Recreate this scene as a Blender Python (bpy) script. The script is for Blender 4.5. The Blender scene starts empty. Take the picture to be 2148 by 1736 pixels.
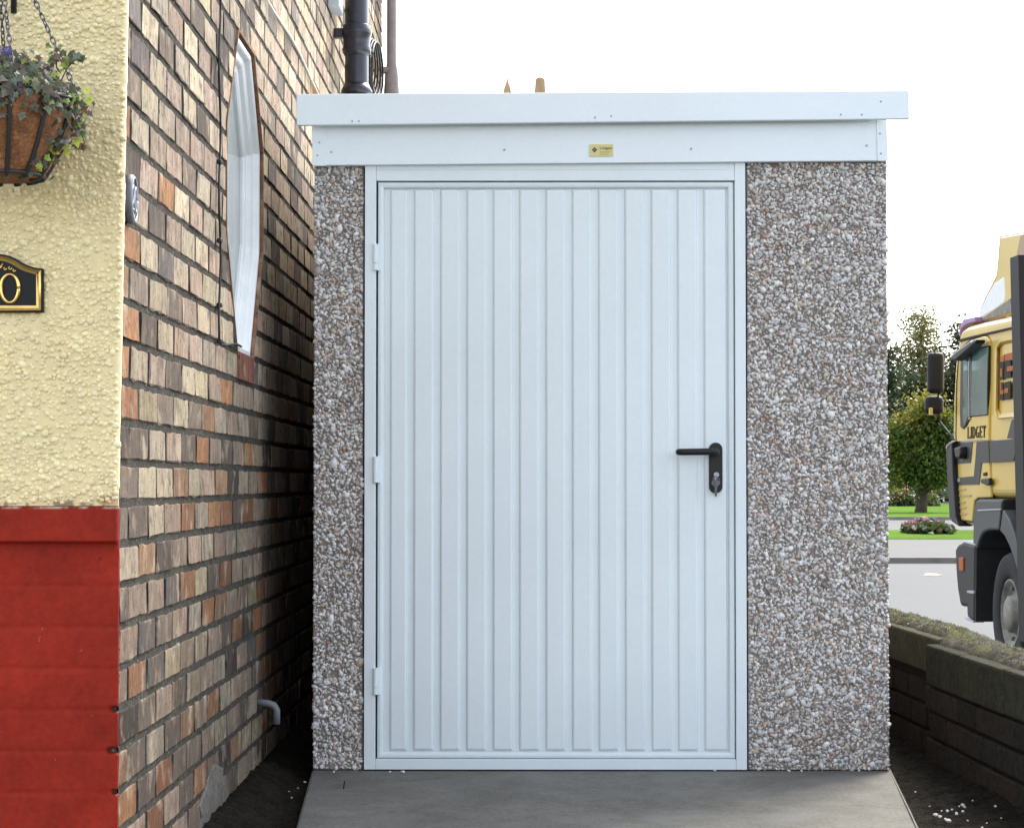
import bpy, bmesh, math, random
import numpy as np
from mathutils import Vector, Matrix, Euler
R = math.radians
random.seed(7); rng = np.random.default_rng(7)
SC = bpy.context.scene
COL = SC.collection

# ------------------------------------------------------------------ camera, sky, sun, exposure
CAM = Vector((0.0, -6.85, 0.874)); FPX = 4720.0           # focal length in pixels of a 2148 px wide frame
CROT = Euler((R(90 + 1.723), 0, R(0.437)), 'XYZ')
cd = bpy.data.cameras.new('camera'); cam = bpy.data.objects.new('camera', cd); COL.objects.link(cam)
cam.location = CAM; cam.rotation_euler = CROT
cd.sensor_width = 36; cd.lens = FPX / 2148 * 36; cd.clip_start = 0.05; cd.clip_end = 3000
SC.camera = cam
SUN_EL, SUN_AZ = 46.0, 30.0                                # azimuth from +Y towards +X
w = bpy.data.worlds.new('World'); SC.world = w; w.use_nodes = True
nt = w.node_tree; nt.nodes.clear()
sky = nt.nodes.new('ShaderNodeTexSky'); sky.sky_type = 'NISHITA'; sky.sun_disc = False
sky.sun_elevation = R(SUN_EL); sky.sun_rotation = R(SUN_AZ); sky.air_density = 1.0; sky.dust_density = 1.2; sky.ozone_density = 1.0
hs = nt.nodes.new('ShaderNodeHueSaturation'); hs.inputs['Saturation'].default_value = 0.42
bg = nt.nodes.new('ShaderNodeBackground'); bg.inputs['Strength'].default_value = 0.15
wo = nt.nodes.new('ShaderNodeOutputWorld')
nt.links.new(sky.outputs[0], hs.inputs['Color']); nt.links.new(hs.outputs[0], bg.inputs['Color']); nt.links.new(bg.outputs[0], wo.inputs['Surface'])
sl = bpy.data.lights.new('sun', 'SUN'); sl.energy = 1.5; sl.angle = R(26); sl.color = (1.0, 0.93, 0.82)
sun = bpy.data.objects.new('sun', sl); COL.objects.link(sun)
sdir = Vector((math.sin(R(SUN_AZ)) * math.cos(R(SUN_EL)), math.cos(R(SUN_AZ)) * math.cos(R(SUN_EL)), math.sin(R(SUN_EL))))
sun.rotation_euler = sdir.to_track_quat('Z', 'Y').to_euler(); sun.location = (6, 10, 12)
SC.view_settings.view_transform = 'Standard'; SC.view_settings.look = 'None'
SC.view_settings.exposure = 1.88; SC.view_settings.gamma = 1.0

# ------------------------------------------------------------------ surveying helpers: where a sight line meets a real plane
CM = CROT.to_matrix()
def ray(x, y): return CM @ Vector((x - 1074.0, -(y - 868.0), -FPX))
def atY(x, y, Y=0.0):
    d = ray(x, y); return CAM + d * ((Y - CAM.y) / d.y)
def atX(x, y, X):
    d = ray(x, y); return CAM + d * ((X - CAM.x) / d.x)
def atZ(x, y, Z):
    d = ray(x, y); return CAM + d * ((Z - CAM.z) / d.z)
def atP(x, y, p, n):
    d = ray(x, y); return CAM + d * ((p - CAM).dot(n) / d.dot(n))

# ------------------------------------------------------------------ mesh helpers
class MB:
    def __init__(s): s.v = []; s.f = []; s.c = []; s.cur = (1, 1, 1)
    def add(s, vs, fs, col=None):
        b = len(s.v); col = col or s.cur
        s.v += [tuple(p) for p in vs]; s.c += [col] * len(vs)
        s.f += [tuple(i + b for i in q) for q in fs]
    def box(s, x0, x1, y0, y1, z0, z1, col=None):
        s.add([(x0,y0,z0),(x1,y0,z0),(x1,y1,z0),(x0,y1,z0),(x0,y0,z1),(x1,y0,z1),(x1,y1,z1),(x0,y1,z1)],
              [(0,3,2,1),(4,5,6,7),(0,1,5,4),(1,2,6,5),(2,3,7,6),(3,0,4,7)], col)
    def prism(s, pts, ext, col=None):
        n = len(pts); pts = [Vector(p) for p in pts]; ext = Vector(ext)
        s.add(pts + [p + ext for p in pts],
              [tuple(range(n)), tuple(range(2*n-1, n-1, -1))] + [(i, i+n, (i+1) % n + n, (i+1) % n) for i in range(n)], col)
    def tube(s, path, r, n=10, col=None, cap=True):
        path = [Vector(p) for p in path]; m = len(path)
        rr = r if isinstance(r, (list, tuple)) else [r] * m
        vs = []; up = Vector((0.13, 0.21, 0.97))
        for i, p in enumerate(path):
            t = (path[min(i+1, m-1)] - path[max(i-1, 0)]).normalized()
            a = t.cross(up)
            if a.length < 0.2: a = t.cross(Vector((1, 0.1, 0)))
            a.normalize(); b = t.cross(a)
            for k in range(n):
                an = 2*math.pi*k/n; vs.append(p + a*math.cos(an)*rr[i] + b*math.sin(an)*rr[i])
        fs = [(i*n+k, i*n+(k+1) % n, (i+1)*n+(k+1) % n, (i+1)*n+k) for i in range(m-1) for k in range(n)]
        if cap: fs += [tuple(range(n-1, -1, -1)), tuple(range((m-1)*n, m*n))]
        s.add(vs, fs, col)
    def lathe(s, o, prof, axis='Z', n=24, col=None):
        o = Vector(o); ax = {'X': (Vector((0,1,0)), Vector((0,0,1)), Vector((1,0,0))), 'Y': (Vector((0,0,1)), Vector((1,0,0)), Vector((0,1,0))), 'Z': (Vector((1,0,0)), Vector((0,1,0)), Vector((0,0,1)))}[axis] if isinstance(axis, str) else axis
        vs = []
        for r, h in prof:
            for k in range(n):
                an = 2*math.pi*k/n; vs.append(o + ax[0]*(r*math.cos(an)) + ax[1]*(r*math.sin(an)) + ax[2]*h)
        m = len(prof)
        fs = [(i*n+k, i*n+(k+1) % n, (i+1)*n+(k+1) % n, (i+1)*n+k) for i in range(m-1) for k in range(n)]
        fs += [tuple(range(n-1, -1, -1)), tuple(range((m-1)*n, m*n))]
        s.add(vs, fs, col)
    def frustum(s, a, b, col=None):            # two matching rings -> side faces + cap on b
        n = len(a); s.add(list(a) + list(b), [(i, (i+1) % n, (i+1) % n + n, i+n) for i in range(n)] + [tuple(range(n, 2*n))], col)
    def build(s, name, mat, parent=None, smooth=False, bevel=0, seg=2):
        return mesh_obj(name, s.v, s.f, mat, parent, s.c, smooth, bevel, seg)

def mesh_obj(name, v, f, mat, parent=None, cols=None, smooth=False, bevel=0, seg=2):
    me = bpy.data.meshes.new(name); me.from_pydata(v, [], f)
    if cols is not None:
        at = me.color_attributes.new('Col', 'FLOAT_COLOR', 'POINT')
        arr = np.ones((len(v), 4), np.float32); arr[:, :3] = np.asarray(cols, np.float32)
        at.data.foreach_set('color', arr.ravel())
    bm = bmesh.new(); bm.from_mesh(me); bmesh.ops.recalc_face_normals(bm, faces=bm.faces); bm.to_mesh(me); bm.free()
    return link(name, me, mat, parent, smooth, bevel, seg)
def link(name, me, mat, parent=None, smooth=False, bevel=0, seg=2):
    if smooth: me.polygons.foreach_set('use_smooth', [True]*len(me.polygons))
    me.materials.append(mat); o = bpy.data.objects.new(name, me); COL.objects.link(o)
    if parent is not None:
        o.parent = parent
        if parent.type == 'EMPTY': o.matrix_parent_inverse = Matrix.Translation(-parent.location)
    if bevel:
        m = o.modifiers.new('bevel', 'BEVEL'); m.width = bevel; m.segments = seg; m.limit_method = 'ANGLE'; m.angle_limit = R(35)
        m.harden_normals = False
    return o
def fast_obj(name, V, F, mat, parent=None, C=None, smooth=False):      # numpy arrays, equal-sided faces
    me = bpy.data.meshes.new(name); n = len(V); m, k = F.shape
    me.vertices.add(n); me.vertices.foreach_set('co', np.asarray(V, np.float32).ravel())
    me.loops.add(m*k); me.loops.foreach_set('vertex_index', F.astype(np.int32).ravel())
    me.polygons.add(m); me.polygons.foreach_set('loop_start', np.arange(0, m*k, k, dtype=np.int32))
    me.update(calc_edges=True); me.validate()
    if C is not None:
        at = me.color_attributes.new('Col', 'FLOAT_COLOR', 'POINT'); arr = np.ones((n, 4), np.float32); arr[:, :3] = C
        at.data.foreach_set('color', arr.ravel())
    return link(name, me, mat, parent, smooth)
def grid_obj(name, P, mat, parent=None, C=None, smooth=True):          # P: (a, b, 3)
    a, b, _ = P.shape; i = np.arange(a*b).reshape(a, b)
    F = np.stack([i[:-1, :-1], i[1:, :-1], i[1:, 1:], i[:-1, 1:]], -1).reshape(-1, 4)
    return fast_obj(name, P.reshape(-1, 3), F, mat, parent, None if C is None else C.reshape(-1, 3), smooth)
def tag(o, label=None, cat=None, group=None, kind=None):
    if label: o['label'] = label
    if cat: o['category'] = cat
    if group: o['group'] = group
    if kind: o['kind'] = kind
    return o
def thing(name, label, cat, loc=(0, 0, 0), group=None):
    o = bpy.data.objects.new(name, None); COL.objects.link(o); o.location = loc; o.empty_display_size = 0.1
    return tag(o, label, cat, group)
def vnoise(x, y, scale, seed=0):
    r = np.random.default_rng(seed); N = 256; g = r.random((N, N))
    u = x*scale; v = y*scale; i = np.floor(u).astype(int); j = np.floor(v).astype(int); a = u-i; b = v-j
    a = a*a*(3-2*a); b = b*b*(3-2*b)
    q = lambda p, s_: g[(p) % N, (s_) % N]
    return (q(i, j)*(1-a)+q(i+1, j)*a)*(1-b)+(q(i, j+1)*(1-a)+q(i+1, j+1)*a)*b
def fbm(x, y, scale, seed=0, o=4):
    t = 0; amp = 1; tot = 0
    for k in range(o): t = t + amp*vnoise(x, y, scale*2**k, seed+k); tot += amp; amp *= .5
    return t/tot

# ------------------------------------------------------------------ materials
def mat(name, col=(.5, .5, .5), rough=.6, metal=0, vcol=False, noise=None, bump=None, spec=.5, coat=0, streak=None, spots=None, trans=0, soft=.05):
    """noise=(scale, amount)  bump=(scale, strength, dist)  streak=(vector scale xyz, amount)  spots=(scale, threshold, colour)"""
    m = bpy.data.materials.new(name); m.use_nodes = True; t = m.node_tree; n = t.nodes; b = n['Principled BSDF']
    b.inputs['Roughness'].default_value = rough; b.inputs['Metallic'].default_value = metal
    b.inputs['Specular IOR Level'].default_value = spec; b.inputs['Coat Weight'].default_value = coat
    tc = n.new('ShaderNodeTexCoord').outputs['Object']
    if vcol:
        a = n.new('ShaderNodeVertexColor'); a.layer_name = 'Col'; c = a.outputs['Color']
        if col != (.5, .5, .5):
            mx = n.new('ShaderNodeMix'); mx.data_type = 'RGBA'; mx.blend_type = 'MULTIPLY'; mx.inputs[0].default_value = 1
            t.links.new(c, mx.inputs[6]); mx.inputs[7].default_value = (*col, 1); c = mx.outputs[2]
    else:
        a = n.new('ShaderNodeRGB'); a.outputs[0].default_value = (*col, 1); c = a.outputs[0]
    def vary(c, sc, amt, vec=None, detail=5):
        tx = n.new('ShaderNodeTexNoise'); tx.inputs['Scale'].default_value = sc; tx.inputs['Detail'].default_value = detail; tx.inputs['Roughness'].default_value = .65
        if vec:
            mp = n.new('ShaderNodeMapping'); mp.inputs['Scale'].default_value = vec; t.links.new(tc, mp.inputs[0]); t.links.new(mp.outputs[0], tx.inputs['Vector'])
        else: t.links.new(tc, tx.inputs['Vector'])
        mr = n.new('ShaderNodeMapRange'); mr.inputs[1].default_value = .3; mr.inputs[2].default_value = .7; mr.inputs[3].default_value = 1-amt; mr.inputs[4].default_value = 1+amt
        t.links.new(tx.outputs[0], mr.inputs[0])
        mx = n.new('ShaderNodeMix'); mx.data_type = 'RGBA'; mx.blend_type = 'MULTIPLY'; mx.inputs[0].default_value = 1
        t.links.new(c, mx.inputs[6]); t.links.new(mr.outputs[0], mx.inputs[7]); return mx.outputs[2]
    if noise:
        for q in (noise if isinstance(noise, list) else [noise]): c = vary(c, *q)
    if streak: c = vary(c, 1.0, streak[1], streak[0], 3)
    if spots:
        for sp in (spots if isinstance(spots, list) else [spots]):
            tx = n.new('ShaderNodeTexNoise'); tx.inputs['Scale'].default_value = sp[0]; tx.inputs['Detail'].default_value = 3
            if len(sp) > 3:
                mp = n.new('ShaderNodeMapping'); mp.inputs['Scale'].default_value = sp[3]; t.links.new(tc, mp.inputs[0]); t.links.new(mp.outputs[0], tx.inputs['Vector'])
            else: t.links.new(tc, tx.inputs['Vector'])
            rp = n.new('ShaderNodeMapRange'); rp.inputs[1].default_value = sp[1]; rp.inputs[2].default_value = sp[1]+(soft if sp[0] < 40 else .05); rp.inputs[4].default_value = .7 if sp[0] < 40 else 1; t.links.new(tx.outputs[0], rp.inputs[0])
            mx = n.new('ShaderNodeMix'); mx.data_type = 'RGBA'; t.links.new(rp.outputs[0], mx.inputs[0]); t.links.new(c, mx.inputs[6]); mx.inputs[7].default_value = (*sp[2], 1); c = mx.outputs[2]
    t.links.new(c, b.inputs['Base Color'])
    if bump:
        prev = None
        for q in (bump if isinstance(bump, list) else [bump]):
            tx = n.new('ShaderNodeTexNoise'); tx.inputs['Scale'].default_value = q[0]; tx.inputs['Detail'].default_value = 6
            t.links.new(tc, tx.inputs['Vector'])
            bp = n.new('ShaderNodeBump'); bp.inputs['Strength'].default_value = q[1]; bp.inputs['Distance'].default_value = q[2]
            t.links.new(tx.outputs[0], bp.inputs['Height'])
            if prev: t.links.new(prev, bp.inputs['Normal'])
            prev = bp.outputs[0]
        t.links.new(prev, b.inputs['Normal'])
    if trans:
        tr = n.new('ShaderNodeBsdfTranslucent'); t.links.new(c, tr.inputs[0])
        ms = n.new('ShaderNodeMixShader'); ms.inputs[0].default_value = trans
        t.links.new(b.outputs[0], ms.inputs[1]); t.links.new(tr.outputs[0], ms.inputs[2]); t.links.new(ms.outputs[0], n['Material Output'].inputs[0])
    return m
M = {}
M['white_steel'] = mat('white_painted_steel', (.745, .81, .84), .4, noise=[(2.2, .035), (60, .02)], bump=(350, .04, .001), spots=(38, .79, (.42, .38, .33)))
M['white_fascia'] = mat('white_coated_fascia', (.80, .86, .90), .42, noise=[(1.7, .03), (90, .02)], bump=(260, .05, .001))
M['white_paint'] = mat('white_gloss_paint', (.83, .84, .84), .35, noise=(14, .06), bump=(60, .1, .001), spots=(70, .76, (.4, .4, .38)))
M['screw'] = mat('screw_cap', (.45, .47, .5), .4, .3)
M['dark_gap'] = mat('dark_void', (.012, .012, .012), .9)
M['cement'] = mat('panel_cement', (.235, .205, .185), .95, spec=.15, noise=[(16, .25), (140, .3)], bump=(220, .5, .003))
M['stone'] = mat('aggregate_chip', vcol=True, rough=.55, noise=(180, .12))
M['concrete'] = mat('slab_concrete', (.163, .156, .138), .9, spec=.15, noise=[(2.6, .20), (9, .14), (85, .2), (240, .2)], bump=[(160, .25, .002), (14, .15, .006)], spots=[(30, .70, (.10, .095, .085)), (3.2, .56, (.20, .195, .18))], soft=.1)
M['soil'] = mat('dark_soil', (.016, .0135, .010), 1, spec=.08, noise=[(14, .5), (90, .6)], bump=[(60, .8, .02), (220, .6, .004)])
M['brick'] = mat('buff_brick', vcol=True, rough=.9, spec=.12, noise=[(38, .22), (9, .12)], streak=((75, 75, 4), .24), bump=[(170, .35, .002), (45, .2, .003)],
                 spots=[(13, .57, (.29, .185, .115), (1, 1, .6)), (11, .55, (.42, .345, .25)), (20, .55, (.10, .08, .066)), (120, .635, (.035, .03, .026)), (85, .65, (.05, .043, .038), (1, 1, .2))], soft=.16)
M['mortar'] = mat('grey_mortar', (.062, .056, .046), 1, spec=.1, noise=[(120, .45), (18, .3)], bump=(260, .9, .004), spots=(150, .64, (.26, .25, .22)))
M['render'] = mat('cream_masonry_paint', vcol=True, rough=.45, spec=.3, noise=[(8, .06), (110, .07)], bump=(160, .15, .001))
M['red'] = mat('red_masonry_paint', vcol=True, rough=.6, spec=.12, noise=[(3, .12), (10, .16), (70, .14)], bump=[(130, .35, .002), (24, .25, .004)], spots=[(60, .73, (.36, .075, .05)), (34, .72, (.12, .012, .008))])
M['black_metal'] = mat('black_gloss_paint', (.022, .022, .030), .28, noise=(30, .2), bump=(90, .1, .001))
M['black_plastic'] = mat('black_plastic', (.013, .013, .014), .45, spec=.3, bump=(300, .1, .001))
M['grey_pipe'] = mat('weathered_pipe', (.235, .195, .18), .7, noise=(20, .2))
M['gold'] = mat('brass_relief', (.78, .52, .17), .26, .9, noise=(60, .15))
M['pewter'] = mat('pewter_metal', (.13, .135, .15), .55, .2, noise=(60, .2))
M['pewter_light'] = mat('polished_pewter', (.36, .37, .40), .5, .3)
M['chain'] = mat('dark_chain_steel', (.10, .105, .125), .4, .7)
M['coir'] = mat('coir_liner', (.23, .095, .038), .95, noise=[(26, .45), (160, .4)], bump=[(120, .9, .006), (400, .5, .002)])
M['wire'] = mat('dark_basket_wire', (.02, .018, .016), .5)
M['leaf'] = mat('leaf', vcol=True, rough=.45, noise=(120, .2), trans=.42)
M['flower'] = mat('petal', vcol=True, rough=.6, trans=.25)
M['bark'] = mat('bark', (.055, .042, .03), .95, noise=(8, .4), bump=(30, .8, .02))
M['cable_black'] = mat('black_cable', (.012, .012, .014), .5)
M['cable_pale'] = mat('pale_cable', (.55, .52, .44), .6)
M['grey_pipe2'] = mat('dull_grey_pipe', (.16, .165, .18), .6)
M['grey_plastic'] = mat('grey_plastic', (.42, .44, .47), .4)
M['glass'] = mat('frosted_window_glass', (.27, .31, .30), .06, spec=.7, noise=(1.5, .08))
M['coping'] = mat('mossy_coping_stone', vcol=True, rough=1, spec=.08, noise=[(30, .3), (160, .3)], bump=[(90, .8, .006), (300, .5, .002)])
M['dark_brick'] = mat('dark_boundary_brick', vcol=True, rough=.95, spec=.1, col=(.55, .55, .55), noise=[(40, .35), (150, .3)], bump=(140, .6, .004))  # brick colours multiplied down to a darker tone
M['asphalt'] = mat('pale_asphalt', (.031, .036, .039), .75, noise=[(.12, .12), (40, .15), (2, .07)], bump=(120, .15, .004))
M['pavement'] = mat('pavement', (.055, .053, .05), .8, noise=[(.4, .15), (10, .12)])
M['kerb'] = mat('kerb_stone', (.17, .16, .145), .8, noise=(3, .2))
M['grass'] = mat('mown_grass', (.085, .165, .012), .95, spec=.03, noise=[(.25, .25), (1.5, .25), (14, .25)], bump=(40, .5, .05))
M['earth'] = mat('field_earth', (.07, .09, .035), 1, noise=(.2, .3))
M['road_paint'] = mat('red_road_mark', (.55, .14, .10), .7, noise=(12, .25))
M['cream'] = mat('cream_truck_paint', (.76, .53, .13), .3, spec=.3, coat=.25, noise=[(1.5, .05), (.5, .06)])
M['stripe'] = mat('grey_livery_stripe', (.052, .049, .046), .5, spec=.25, noise=(2, .05))
M['livery'] = mat('dark_livery_lettering', (.035, .024, .016), .6, spec=.12)
M['orange'] = mat('orange_livery', (.46, .115, .018), .55, spec=.15)
M['faint'] = mat('faded_lettering', (.55, .375, .11), .5, spots=(26, .5, (.28, .18, .07), (3, 3, .4)))
M['post'] = mat('dark_post_paint', (.028, .025, .023), .6, spec=.2)
M['trim'] = mat('grey_plastic_trim', (.045, .047, .049), .5, noise=(6, .12))
M['chrome'] = mat('bright_trim', (.7, .7, .7), .15, .9)
M['amber_shade'] = mat('shaded_cream', (.33, .17, .04), .4)
M['enamel'] = mat('black_enamel', (.012, .012, .013), .5, spec=.2)
M['tyre'] = mat('tyre_rubber', (.020, .019, .018), .85, noise=(12, .3), bump=(40, .3, .01))
M['rim'] = mat('dusty_rim_and_shade', (.22, .20, .165), .6, .3, noise=(9, .4))
M['cab_glass'] = mat('cab_glass', (.17, .29, .27), .05, spec=.8, coat=.3, noise=(.8, .3))
M['lamp'] = mat('amber_lens', (.45, .09, .02), .3)
M['purple'] = mat('lens_fringe_purple', (.36, .20, .44), .2, spec=.6)
M['plate'] = mat('yellow_sticker', (.66, .58, .22), .35)
M['ink'] = mat('sticker_ink', (.05, .05, .035), .5)
M['inkgrey'] = mat('sticker_fine_print', (.42, .37, .14), .5)
M['emblem'] = mat('sticker_emblem', (.06, .055, .075), .5)
M['emblem2'] = mat('sticker_emblem_middle', (.28, .25, .28), .5)
M['stonepot'] = mat('clay_pot', (.42, .28, .15), .9, noise=(6, .2))
M['slate'] = mat('roof_slate', (.07, .07, .075), .7, noise=(3, .3))
M['car'] = mat('blue_grey_car_paint', (.10, .14, .22), .3, coat=.5)
M['van'] = mat('white_van_paint', (.70, .72, .75), .3, coat=.5)

# ================================================================== GROUND
ROAD = -0.716
g = MB(); g.box(-900, 900, -500, 1800, -1.4, ROAD-.03); tag(g.build('ground', M['earth']), kind='structure')
# road sheet on the far side of the boundary wall, sweeping round to the green
p = [(1.75, -30), (40, -30), (60, 36.2), (-20, 36.2), (-20, 7), (1.55, 7)]
p = [(1.62, -40, ROAD), (60, -40, ROAD), (60, 37.2, ROAD), (-30, 37.2, ROAD), (-30, 9, ROAD), (1.2, 9, ROAD)]
g = MB(); g.prism(p, (0, 0, -.02)); tag(g.build('road', M['asphalt']), kind='structure')
g = MB(); g.box(-40, 80, 37.2, 37.42, ROAD-.05, ROAD+.115); tag(g.build('kerb', M['kerb'], bevel=.02), kind='structure')
g = MB(); g.box(-40, 80, 37.42, 51, ROAD-.05, ROAD+.11); tag(g.build('pavement', M['pavement']), kind='structure')
g = MB(); g.box(-40, 80, 51, 62, ROAD-.05, ROAD+.12); tag(g.build('verge', M['grass']), kind='structure')
g = MB(); g.box(-60, 90, 62, 80, ROAD-.05, ROAD+.115); tag(g.build('path', M['pavement']), kind='structure')
g = MB(); g.box(-60, 90, 80, 80.2, ROAD-.05, ROAD+.24); tag(g.build('kerb', M['kerb']), kind='structure')
g = MB(); g.box(-60, 90, 80.2, 137, ROAD-.05, ROAD+.235); tag(g.build('lawn', M['grass']), kind='structure')
g = MB(); g.box(-120, 160, 137, 420, ROAD-.05, ROAD+.15); tag(g.build('road', M['asphalt']), kind='structure')
q = atZ(1950, 1205, ROAD)
g = MB(); g.prism([(q.x+dx, q.y+dy, ROAD+.004) for dx, dy in ((-.20, -.5), (.02, -.62), (.19, -.1), (.2, .5), (.05, .7), (-.05, .2))], (0, 0, .002))
tag(g.build('road_marking', M['road_paint']), kind='structure')
# driveway where the photographer stands
g = MB(); g.add([(-4, -1.6, -.07), (1.34, -1.6, -.07), (1.6, -7.2, -.62), (-4, -7.2, -.62), (1.7, -14, -.63), (-4, -14, -.63)], [(0, 1, 2, 3), (3, 2, 4, 5)])
tag(g.build('driveway', M['concrete']), kind='structure')

# soil strips either side of the slab, with crumbs
WX = -0.82                                                   # face of the house's brick side wall
xs = np.arange(-.86, 1.50, .012); ys = np.arange(-2.3, 3.2, .012)
X, Y = np.meshgrid(xs, ys, indexing='ij')
Z = -.045 + .05*np.exp(-((X-WX)/.10)**2)*(1+.5*fbm(X, Y, 4, 5)) + .02*np.clip((X-1.15)/.25, 0, 1) + .035*(fbm(X, Y, 9, 11)-.5) + .022*(fbm(X, Y, 45, 21)-.5)
Z = np.where((X > -.64) & (X < 1.09) & (Y > 0), -.06, Z)
tt_ = np.clip(-Y, 0, 1.65); Z -= np.where((X > -.645+.054*tt_) & (X < 1.085-.088*tt_) & (Y < .02), .14, 0) + np.clip(-Y-1.4, 0, 1)*.1
tag(grid_obj('soil', np.stack([X, Y, Z], -1), M['soil']), kind='structure')
# concrete slab in front of the door
g = MB()
a0, a1 = atY(655, 1612, -.0), atY(1868, 1612, -.0)
sl_top = [(a0.x-.005, .05, .001), (-.62, -.75, -.018), (-.573, -1.62, -.05), (.958, -1.62, -.05), (1.034, -.75, -.018), (a1.x+.01, .05, .001)]
g.prism(sl_top, (0, 0, -.14))
slab = tag(g.build('slab', M['concrete'], bevel=.008), kind='structure')
g = MB()                                                      # trowelled joint line in the slab
a, b = atZ(722, 1640, -.008), atZ(704, 1750, -.045)
g.add([(a.x, a.y, -.0035), (a.x+.0035, a.y, -.0035), (b.x+.0035, b.y, -.031), (b.x, b.y, -.031)], [(0, 1, 2, 3)])
tag(g.build('slab_joint', M['soil']), kind='structure')

# ================================================================== HOUSE
Y0, Y1 = -2.35, 5.65; PITCH = .082; ZB = .8302; DZ = -.0785
house = thing('house', 'tall house with buff brick side wall, cream pebbledash front and red painted plinth', 'house', (WX, Y0, 0))
OCT = [(-.54, ZB+5*PITCH), (-.19, ZB+5*PITCH), (.04, 1.576), (.04, 1.886), (-.19, ZB+16*PITCH), (-.54, ZB+16*PITCH), (-.78, 1.846), (-.78, 1.556)]
zlo, zhi = ZB+5*PITCH, ZB+16*PITCH
def oct_span(z):
    z = min(max(z, zlo+1e-5), zhi-1e-5); ysx = []
    for i in range(8):
        (ya, za), (yb, zb) = OCT[i], OCT[(i+1) % 8]
        if (za-z)*(zb-z) <= 0 and abs(za-zb) > 1e-9: ysx.append(ya+(yb-ya)*(z-za)/(zb-za))
    return min(ysx), max(ysx)
CREAM = [(.40, .325, .225), (.38, .31, .22), (.45, .375, .26), (.36, .30, .225), (.42, .345, .25), (.39, .315, .20)]
PINK = [(.37, .27, .20), (.34, .255, .195), (.39, .285, .215), (.32, .24, .185)]
ORANGE = [(.31, .15, .075), (.33, .165, .08), (.27, .125, .065), (.32, .19, .11)]
GREY = [(.165, .128, .098), (.13, .10, .08), (.20, .155, .12), (.095, .074, .06), (.15, .125, .11)]
last_pal = None; br = MB(); mo = MB(); rr = random.Random(3)
def brick(y00, y10, z0, z1, y01, y11, col):
    bj = .0074; pj = .0078; proud = rr.uniform(-.0012, .0014); tilt = rr.uniform(-.0012, .0012); tz = rr.uniform(-.001, .001)
    nu, nv = 5, 2
    def P(u, v, inset, dx, jit):
        ya = y00+pj+(y01-y00)*v; yb = y10-pj+(y11-y10)*v
        uu = inset/max(yb-ya, .02); vv = inset/(z1-z0-2*bj)
        u = uu+(1-2*uu)*u; v2 = vv+(1-2*vv)*v
        return (WX+dx+proud+tilt*(u-.5)*2+tz*(v-.5)*2, ya+(yb-ya)*u+rr.gauss(0, jit), z0+bj+(z1-z0-2*bj)*v2+rr.gauss(0, jit*.8))
    per = [(i/nu, 0) for i in range(nu)]+[(1, j/nv) for j in range(nv)]+[(1-i/nu, 1) for i in range(nu)]+[(0, 1-j/nv) for j in range(nv)]
    r0 = [P(u, v, 0, -.022, .0008) for u, v in per]; r1 = [P(u, v, .0003, -.0022, .0022) for u, v in per]; r2 = [P(u, v, .0028, 0, .0013) for u, v in per]
    n = len(per)
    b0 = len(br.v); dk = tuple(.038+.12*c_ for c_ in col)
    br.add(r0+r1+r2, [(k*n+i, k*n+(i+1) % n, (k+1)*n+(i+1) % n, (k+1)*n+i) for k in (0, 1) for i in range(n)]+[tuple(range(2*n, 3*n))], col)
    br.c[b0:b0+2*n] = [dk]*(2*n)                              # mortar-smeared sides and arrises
for k in range(-13, 54):
    z0 = ZB+k*PITCH; z1 = z0+PITCH; odd = k % 2
    edges = [Y0]; edges.append(Y0+(.108 if odd else .224))
    while edges[-1] < Y1-.13: edges.append(edges[-1]+.230+rr.uniform(-.006, .006))
    edges[-1] = Y1
    hole = z0 >= zlo-1e-4 and z1 <= zhi+1e-4
    if hole:
        l0, h0 = oct_span(z0); l1, h1 = oct_span(z1)
        mo.add([(WX-.0032, Y0, z0), (WX-.0032, l0-.004, z0), (WX-.0032, l1-.004, z1), (WX-.0032, Y0, z1)], [(0, 1, 2, 3)])
        mo.add([(WX-.0032, h0+.004, z0), (WX-.0032, Y1, z0), (WX-.0032, Y1, z1), (WX-.0032, h1+.004, z1)], [(0, 1, 2, 3)])
    else: mo.add([(WX-.0032, Y0, z0), (WX-.0032, Y1, z0), (WX-.0032, Y1, z1), (WX-.0032, Y0, z1)], [(0, 1, 2, 3)])
    for i in range(len(edges)-1):
        a, b = edges[i], edges[i+1]; zz = (z0+z1)/2
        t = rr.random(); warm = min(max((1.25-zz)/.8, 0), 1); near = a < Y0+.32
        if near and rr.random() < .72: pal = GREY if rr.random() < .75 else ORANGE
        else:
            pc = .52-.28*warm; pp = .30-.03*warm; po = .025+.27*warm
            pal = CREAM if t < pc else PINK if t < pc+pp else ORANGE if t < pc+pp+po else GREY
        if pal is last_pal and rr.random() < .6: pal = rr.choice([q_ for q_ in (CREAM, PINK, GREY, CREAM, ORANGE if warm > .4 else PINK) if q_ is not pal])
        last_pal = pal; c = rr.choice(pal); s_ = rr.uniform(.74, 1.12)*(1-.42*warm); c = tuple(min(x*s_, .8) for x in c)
        if hole and b > min(l0, l1) and a < max(h0, h1):
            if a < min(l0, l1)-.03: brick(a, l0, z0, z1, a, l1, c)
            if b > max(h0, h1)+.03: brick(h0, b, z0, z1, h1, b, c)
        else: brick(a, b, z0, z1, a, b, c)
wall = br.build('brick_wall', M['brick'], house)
mo.build('mortar_joints', M['mortar'], house)
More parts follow.
